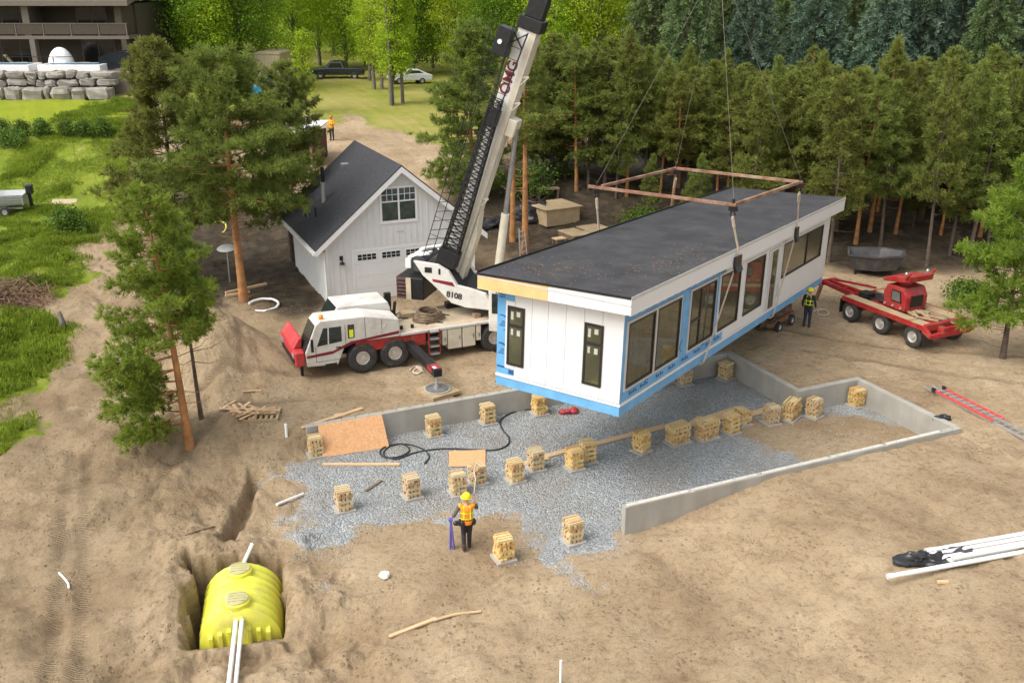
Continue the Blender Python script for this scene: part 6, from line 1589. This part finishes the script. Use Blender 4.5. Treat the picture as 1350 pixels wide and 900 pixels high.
# low boughs of the front pine on its left
x, y = at_px(1322,472)
rt = pine_proto('pine_tree', 'fresh bright green pine at the right edge beside the dirt yard', 8.7, .20, 3.0, 105, 'pine_bright', 'bark_dark', 30, .24, .019, 2.4, .12, .3, 'cone', None, .15, 12); put(rt, x, y, 1.9)
ctr = pine_proto('pine_tree', 'dark spreading pine standing behind the garage, left of the crane boom', 10.6, .10, 3.7, 106, 'pine_big', 'bark_pine', 30, .27, .024, 2.3, .17, .5, 'round', None, .22, 10)
x, y = at_px(624,258); put(ctr, x, y, .8)
tall = pine_proto('pine_tree', 'tall pine with a thick orange trunk just right of the crane lift cylinder', 11.8, .54, 2.4, 107, 'pine', 'bark_pine', 24, .26, .026, 1.6, .20, .15, 'round', None, .1, 16)
x, y = at_px(692,334); put(tall, x, y, .3)
x, y = at_px(676,318); dup(tall, (x, y, Z(x, y)), 3.4, (.9,.9,.96), 'second orange trunked pine close behind the crane lift cylinder')
# --- the pine stand
GP = 'slim pines of the dense stand behind the hanging house'
LP = 'slim olive green pine of the dense stand behind the hanging house'
protos = [pine_proto('pine_tree', LP, 10.2, b_, r_, 200+i, 'pine', bk, 24, .27, .028, 1.3, .11, .4, 'round' if i % 2 else 'cone', GP, .12, 12) for i, (b_, r_, bk) in enumerate(((.40,1.8,'bark_pine'),(.28,2.0,'bark_dark'),(.46,1.6,'bark_pine'),(.22,2.2,'bark_dark'),(.36,1.9,'bark_dark')))]
rr = random.Random(77); placed = []; first = set()
keep = [(G(742,290)[:2], 3.0), (G(775,305)[:2], 2.6), (G(700,300)[:2], 2.0), (G(1150,358)[:2], 2.3), (np.array([-1, 40]), 7), (G(624,258)[:2], 1.5)]
def try_put(x, y, md):
    if any((x-a)**2+(y-b)**2 < md*md for a, b in placed): return False
    if any((x-k[0][0])**2+(y-k[0][1])**2 < k[1]**2 for k in keep): return False
    placed.append((x, y)); return True
front_px = [(1110,352),(1128,322),(1160,330),(1197,352),(1222,350),(1252,335),(1276,342),(1300,338),(1092,345),(1075,318),(1056,310),(1146,305),(1180,308),(1320,330),(1345,345),(1375,350),(1410,350),(1240,310),(1030,302),(1005,296),
            (812,262),(826,258),(836,262),(798,250),(760,252),(776,250),(745,235),(870,258),(906,262),(922,268),(945,270),(850,252),(886,272),(960,282),(985,290),(728,240),(706,232)]
def stand_tree(x, y, s, sz):
    i = rr.randrange(5); zc = y*math.cos(TH)+(CH-Z(x,y))*math.sin(TH); px = 675+FPX*x/zc
    yt = float(np.interp(px, [680,760,850,930,1000,1350], [58,50,66,90,98,96]))+rr.gauss(0, 19)
    hgt = CH-y*math.tan(TH-math.atan((450-yt)/FPX))-Z(x, y); sz = min(13, max(5.5, hgt))/10.2/s
    if i not in first: first.add(i); put(protos[i], x, y, rr.random()*6.3, s, sz)
    else: dup(protos[i], (x, y, Z(x, y)-.03), rr.random()*6.3, (s, s, s*sz))
for p in front_px:
    x, y = at_px(*p)
    if try_put(x, y, .7): stand_tree(x, y, rr.uniform(.8, 1.25), 1)
for k in range(900):
    y = rr.uniform(53, 74); x = rr.uniform(.5, 44)
    u, v = UV(x, y); lo = 55+.0*x if x > 12 else 60
    if y < lo or (x < 4 and y > 70): continue
    pxy = CAM0*0; zc = y*math.cos(TH)-(Z(x,y)-CH)*math.sin(TH)*1; px = 675+FPX*x/zc
    if px < 672 or px > 1440: continue
    if px < 860 and 58 < y < 70 and rr.random() < .6: continue
    if len(placed) > 150: break
    if try_put(x, y, 1.75): stand_tree(x, y, rr.uniform(.8, 1.35), rr.uniform(.9, 1.12))
n_small = 0
for k in range(400):
    x, y = rr.uniform(8, 40), rr.uniform(54, 66)
    if n_small > 22 or not try_put(x, y, 1.1): continue
    n_small += 1; s = rr.uniform(.32, .6)
    dup(protos[3], (x, y, Z(x, y)), rr.random()*6, (s*1.1, s*1.1, s), 'young low pine among the slim trunks of the dense stand', 'young pines in the dense stand')
for i in range(5):
    if i not in first: put(protos[i], 20+3*i, 78, 0)
# --- spruces behind
GS = 'spruces rising behind the pine stand'
sp_ = [spruce_proto('tall blue green spruce rising behind the pine stand', 15.0, 3.3, 300, 'spruce', GS), spruce_proto('tall dark green spruce rising behind the pine stand', 15.5, 3.1, 301, 'spruce_green', GS), spruce_proto('tall blue green spruce rising behind the pine stand', 14.0, 3.6, 302, 'spruce', GS)]
fs_ = set()
for k, (px, Y, i) in enumerate(((858,88,1),(905,84,1),(965,90,1),(990,84,2),(1075,86,0),(1120,92,1),(1165,84,2),(1215,86,0),(1265,88,0),(1305,83,1),(1350,87,2),(1400,86,0),(1040,97,1),(930,99,1),(1185,99,0),(1295,99,0),(1245,105,1),(1380,100,1),(1100,105,1),(880,104,1),(1010,108,1))):
    x = PY(px, 60, Y)[0]; s = rr.uniform(.95, 1.15)
    if i not in fs_: fs_.add(i); put(sp_[i], x, Y, rr.random()*6, s)
    else: dup(sp_[i], (x, Y, Z(x, Y)), rr.random()*6, s)
# --- bright deciduous trees
GL = 'light green trees along the back of the meadow'
lf_ = [broad_proto('birch_tree', 'tall light green leafy tree at the back of the meadow', 13, 2.7, 400, 'leaf', .10, 300, .17, GL), broad_proto('birch_tree', 'tall light green leafy tree at the back of the meadow', 14, 2.3, 401, 'leaf', .14, 280, .17, GL, .7), broad_proto('birch_tree', 'tall mid green leafy tree at the back of the meadow', 13, 3.2, 402, 'leaf_dark', .08, 320, .19, GL)]
fl_ = set()
for k, (px, Y, i) in enumerate(((195,112,2),(235,104,2),(270,98,2),(315,101,2),(300,112,0),(345,110,1),(388,118,0),(420,124,1),(455,120,0),(480,124,0),(512,112,1),(545,116,2),(570,122,0),(600,112,0),(625,118,1),(650,108,2),(690,112,0),(725,105,1),(760,110,0),(790,104,1),(825,110,0),(255,125,0),(350,130,1),(440,138,0),(530,140,2),(620,140,0),(700,132,1),(780,130,0),(860,125,0),(950,125,1),(1050,130,0),(1000,122,0),(930,116,2),(1140,130,1),(1230,130,0),(1330,130,1),(140,130,2),(60,135,2),(-40,135,0),(395,150,2),(480,155,2),(570,155,1),(660,155,2),(740,150,2),(820,150,1),(900,150,2),(1000,150,2),(1100,150,1),(1200,150,2),(1300,150,2))):
    x = PY(px, 60, Y)[0]; s = rr.uniform(.95, 1.25)*(1.25 if Y > 125 else 1)
    if i not in fl_: fl_.add(i); put(lf_[i], x, Y, rr.random()*6, s)
    else: dup(lf_[i], (x, Y, Z(x, Y)), rr.random()*6, s)
def solo(name, label, px, py, h, R, seed, lm, **k): x, y = at_px(px, py); return put(broad_proto(name, label, h, R, seed, lm, **k), x, y)
solo('poplar_tree', 'small slender light green tree standing alone on the meadow near the shed', 404, 148, 6.6, .85, 410, 'leaf', bare=.2, clumps=120, leaf=.15, per=22)
solo('birch_tree', 'light green tree with several pale stems left of the white car', 521, 138, 12.5, 1.6, 411, 'leaf', bare=.2, clumps=240, leaf=.15, stems=3)
solo('birch_tree', 'light green tree whose trunk stands in front of the white car', 531, 136, 12, 1.3, 412, 'leaf', bare=.24, clumps=200, leaf=.15)
solo('birch_tree', 'light green tree with paired trunks right of the pickup truck', 499, 118, 12.5, 1.6, 413, 'leaf', bare=.16, clumps=240, leaf=.15, stems=2)
solo('birch_tree', 'light green tree close behind the tail of the pickup truck', 488, 106, 12, 1.5, 414, 'leaf', bare=.16, clumps=220, leaf=.15)
solo('leafy_tree', 'yellow green rounded tree right behind the top of the big pine', 285, 108, 8.5, 2.1, 415, 'leaf', bare=.05, clumps=260, leaf=.16)
solo('leafy_tree', 'small red leaved tree beside the end of the hillside house', 201, 62, 4.5, 1.2, 416, 'leaf_red', bare=.1, clumps=110, leaf=.16)
# --- shrubs
GB = 'clipped round shrubs lining the lower edge of the lawn'
def shrub(name, label, R, h, seed, lm='shrub', group=None, clumps=60, leaf=.10):
    return broad_proto(name, label, h, R, seed, lm, -.02, clumps, leaf, group, .45, 1, 30)
s0 = shrub('shrub', '', .55, .95, 500, 'shrub', GB)
for k, px in enumerate((-14, 4, 30, 56, 88, 110, 136)):
    x, y = at_px(px, 178)
    lab = ('round dark shrub cut by the left photo edge, in the row below the lawn', 'first whole round dark shrub from the left in the row below the lawn', 'second whole round dark shrub from the left in the row below the lawn', 'third whole round dark shrub from the left in the row below the lawn', 'fourth whole round dark shrub from the left in the row below the lawn', 'fifth whole round dark shrub from the left in the row below the lawn', 'round dark shrub at the right end of the row below the lawn')[k]
    if k == 0: put(s0, x, y); s0['label'] = lab; s0['category'] = 'shrub'
    else: d_ = dup(s0, (x, y, Z(x, y)), k*1.1, rr.uniform(.85, 1.1), lab); d_['category'] = 'shrub'
for px, py, R, h, lab, sd in ((93,308,.95,1.3,'dark round bush in the grass above the brush pile',510), (12,192,1.3,1.0,'low dark bush at the left edge below the shrub row',511), (738,232,1.5,1.8,'leafy undergrowth bush among the pine trunks behind the plywood crate',512), (850,296,1.4,.9,'low green bush close behind the hanging house roof',513), (700,262,1.6,2.2,'green bush right of the orange pine trunks behind the crane',514), (1275,395,1.0,.8,'low bush with yellow tips under the bright pine at the right edge',515), (165,92,1.4,1.3,'clipped green hedge beside the end of the hillside house',516)):
    x, y = at_px(px, py); put(shrub('bush', lab, R, h, sd, 'shrub', None, 70, .13), x, y)['category'] = 'bush'
# --- grass blades, gravel stones and clods as stuff
def scatter(reg, n, rng, dens=None):
    pts = np.array(reg); lo, hi = pts.min(0), pts.max(0); X = rng.uniform(lo[0], hi[0], n); Y = rng.uniform(lo[1], hi[1], n)
    k = poly_mask(reg, X, Y, .8, 1.6, .4) > rng.random(n)
    if dens is not None: k &= dens(X, Y) > rng.random(n)
    return X[k], Y[k]
rng = np.random.default_rng(900)
gx, gy = [], []
for nm, n in (('field', 130000), ('field2', 32000)):
    fx = REG[nm]; fx = [(max(a, -34), b) for a, b in fx]
    X, Y = scatter(fx, n, rng, lambda X, Y: ss(.30, .56, fbm(X, Y, .3, 4))); gx.append(X); gy.append(Y)
X = np.concatenate(gx); Y = np.concatenate(gy); C = np.stack([X, Y, zg(X, Y)], 1)
hs = .10+.26*ss(.4, .75, fbm(X, Y, .5, 3)); D = np.tile([0,0,1.], (len(C),1))
V, F = quads(C, D, 3, .28, .03, .45, rng, 0.1)
sc_ = np.repeat(hs/.28, 12); base = np.repeat(C, 12, 0); V = base+(V-base)*sc_[:,None]
sh = np.repeat(np.clip(fbm(X, Y, .7, 3)*1.6-.4+rng.normal(0,.2,len(X)), 0, 1), 12)
tag(np_mesh('tall_grass', V, F, M['grass'], None, dict(shade=sh)), 'tall bright green grass covering the slope on the left', 'grass', None, 'stuff')
def pebbles(name, X, Y, smin, smax, m, label, cat):
    N = len(X); r = rng.uniform(smin, smax, N); base = np.array([(1,0,0),(0,1,0),(-1,0,0),(0,-1,0),(0,0,.8),(0,0,-.5)], float)
    V = base[None]*r[:,None,None]*rng.uniform(.6,1.3,(N,6,1)); a = rng.random(N)*6.3; c, s = np.cos(a)[:,None], np.sin(a)[:,None]
    vx = V[...,0]*c-V[...,1]*s; vy = V[...,0]*s+V[...,1]*c; V = np.stack([vx+X[:,None], vy+Y[:,None], V[...,2]+(zg(X,Y)+.2*r)[:,None]], -1).reshape(-1,3)
    T = np.array([(0,1,4),(1,2,4),(2,3,4),(3,0,4),(1,0,5),(2,1,5),(3,2,5),(0,3,5)]); F = (T[None]+6*np.arange(N)[:,None,None]).reshape(-1,3)
    return tag(np_mesh(name, V, F, M[m], None, dict(shade=np.repeat(rng.random(N), 6))), label, cat, None, 'stuff')
def stone_mat():
    m, nt, b = NT('gravel_stone'); a = nt.nodes.new('ShaderNodeAttribute'); a.attribute_name = 'shade'; r = nt.nodes.new('ShaderNodeValToRGB'); e = r.color_ramp.elements
    e[0].color = (.25,.262,.262,1); e[1].color = (.46,.475,.475,1); x = e.new(.5); x.color = (.345,.36,.36,1); lnk(nt, a.outputs['Fac'], r.inputs[0]); lnk(nt, r.outputs[0], b.inputs['Base Color']); b.inputs['Roughness'].default_value = .85; return m
M['gstone'] = stone_mat()
X, Y = scatter(REG['gravel'], 60000, rng, lambda X, Y: ss(.30, .52, fbm(X, Y, 1.7, 4))*(1-.85*poly_mask(REG['gravel_end'], X, Y, 1, 1.2, .5)))
u, v = UV(X, Y); k = ~((v < .0) & (u > .2)) & ~(v > 8.98) & ~((v > 4.55) & (u > 10.15)); X, Y = X[k], Y[k]
pebbles('loose_gravel', X, Y, .012, .032, 'gstone', 'loose crushed blue grey gravel inside the foundation', 'gravel')
X = rng.uniform(-16, 17, 26000); Y = rng.uniform(17.5, 46, 26000); u, v = UV(X, Y)
k = (ss(.42, .7, fbm(X, Y, .8, 4)) > rng.random(len(X))) & ~((v > -.4) & (v < 9.4) & (u > -8) & (u < 13.4)) & (pitd(X, Y) > .3)
pebbles('soil_clods', X[k], Y[k], .008, .036, 'clods', 'small brown clods scattered over the bare sandy soil', 'soil')

# ------------------------------------------------------------------ light and camera
w = bpy.data.worlds.new('World'); SC.world = w; w.use_nodes = True; nt = w.node_tree
sky = nt.nodes.new('ShaderNodeTexSky'); sky.sky_type = 'NISHITA'; sky.sun_disc = False
SUN_EL, SUN_AZ = math.radians(52), math.radians(-118)     # compass angle from +Y, clockwise
sky.sun_elevation = SUN_EL; sky.sun_rotation = SUN_AZ; sky.air_density = 1.0; sky.dust_density = 4.0; sky.ozone_density = .6
hs_ = nt.nodes.new('ShaderNodeHueSaturation'); hs_.inputs['Saturation'].default_value = .25
bg = nt.nodes['Background']; bg.inputs['Strength'].default_value = .15
lnk(nt, sky.outputs[0], hs_.inputs['Color']); lnk(nt, hs_.outputs[0], bg.inputs['Color'])
sd = bpy.data.lights.new('sun', 'SUN'); sd.energy = 1.0; sd.angle = math.radians(45); sd.color = (1, .95, .87)
so = bpy.data.objects.new('sun', sd); COL.objects.link(so)
dv = Vector((math.cos(SUN_EL)*math.sin(SUN_AZ), math.cos(SUN_EL)*math.cos(SUN_AZ), math.sin(SUN_EL)))
so.rotation_euler = dv.to_track_quat('Z', 'Y').to_euler(); so.location = dv*60
cd = bpy.data.cameras.new('camera'); co = bpy.data.objects.new('camera', cd); COL.objects.link(co)
co.location = (0, 0, CH); co.rotation_euler = (PI/2-TH, 0, 0); cd.sensor_width = 36; cd.lens = FPX/1350*36; cd.clip_end = 2000; cd.clip_start = .1
SC.camera = co
SC.render.engine = 'CYCLES'
vs_ = SC.view_settings; vs_.view_transform = 'Standard'; vs_.look = 'None'; vs_.gamma = 1; vs_.use_curve_mapping = False; vs_.exposure = 0.92
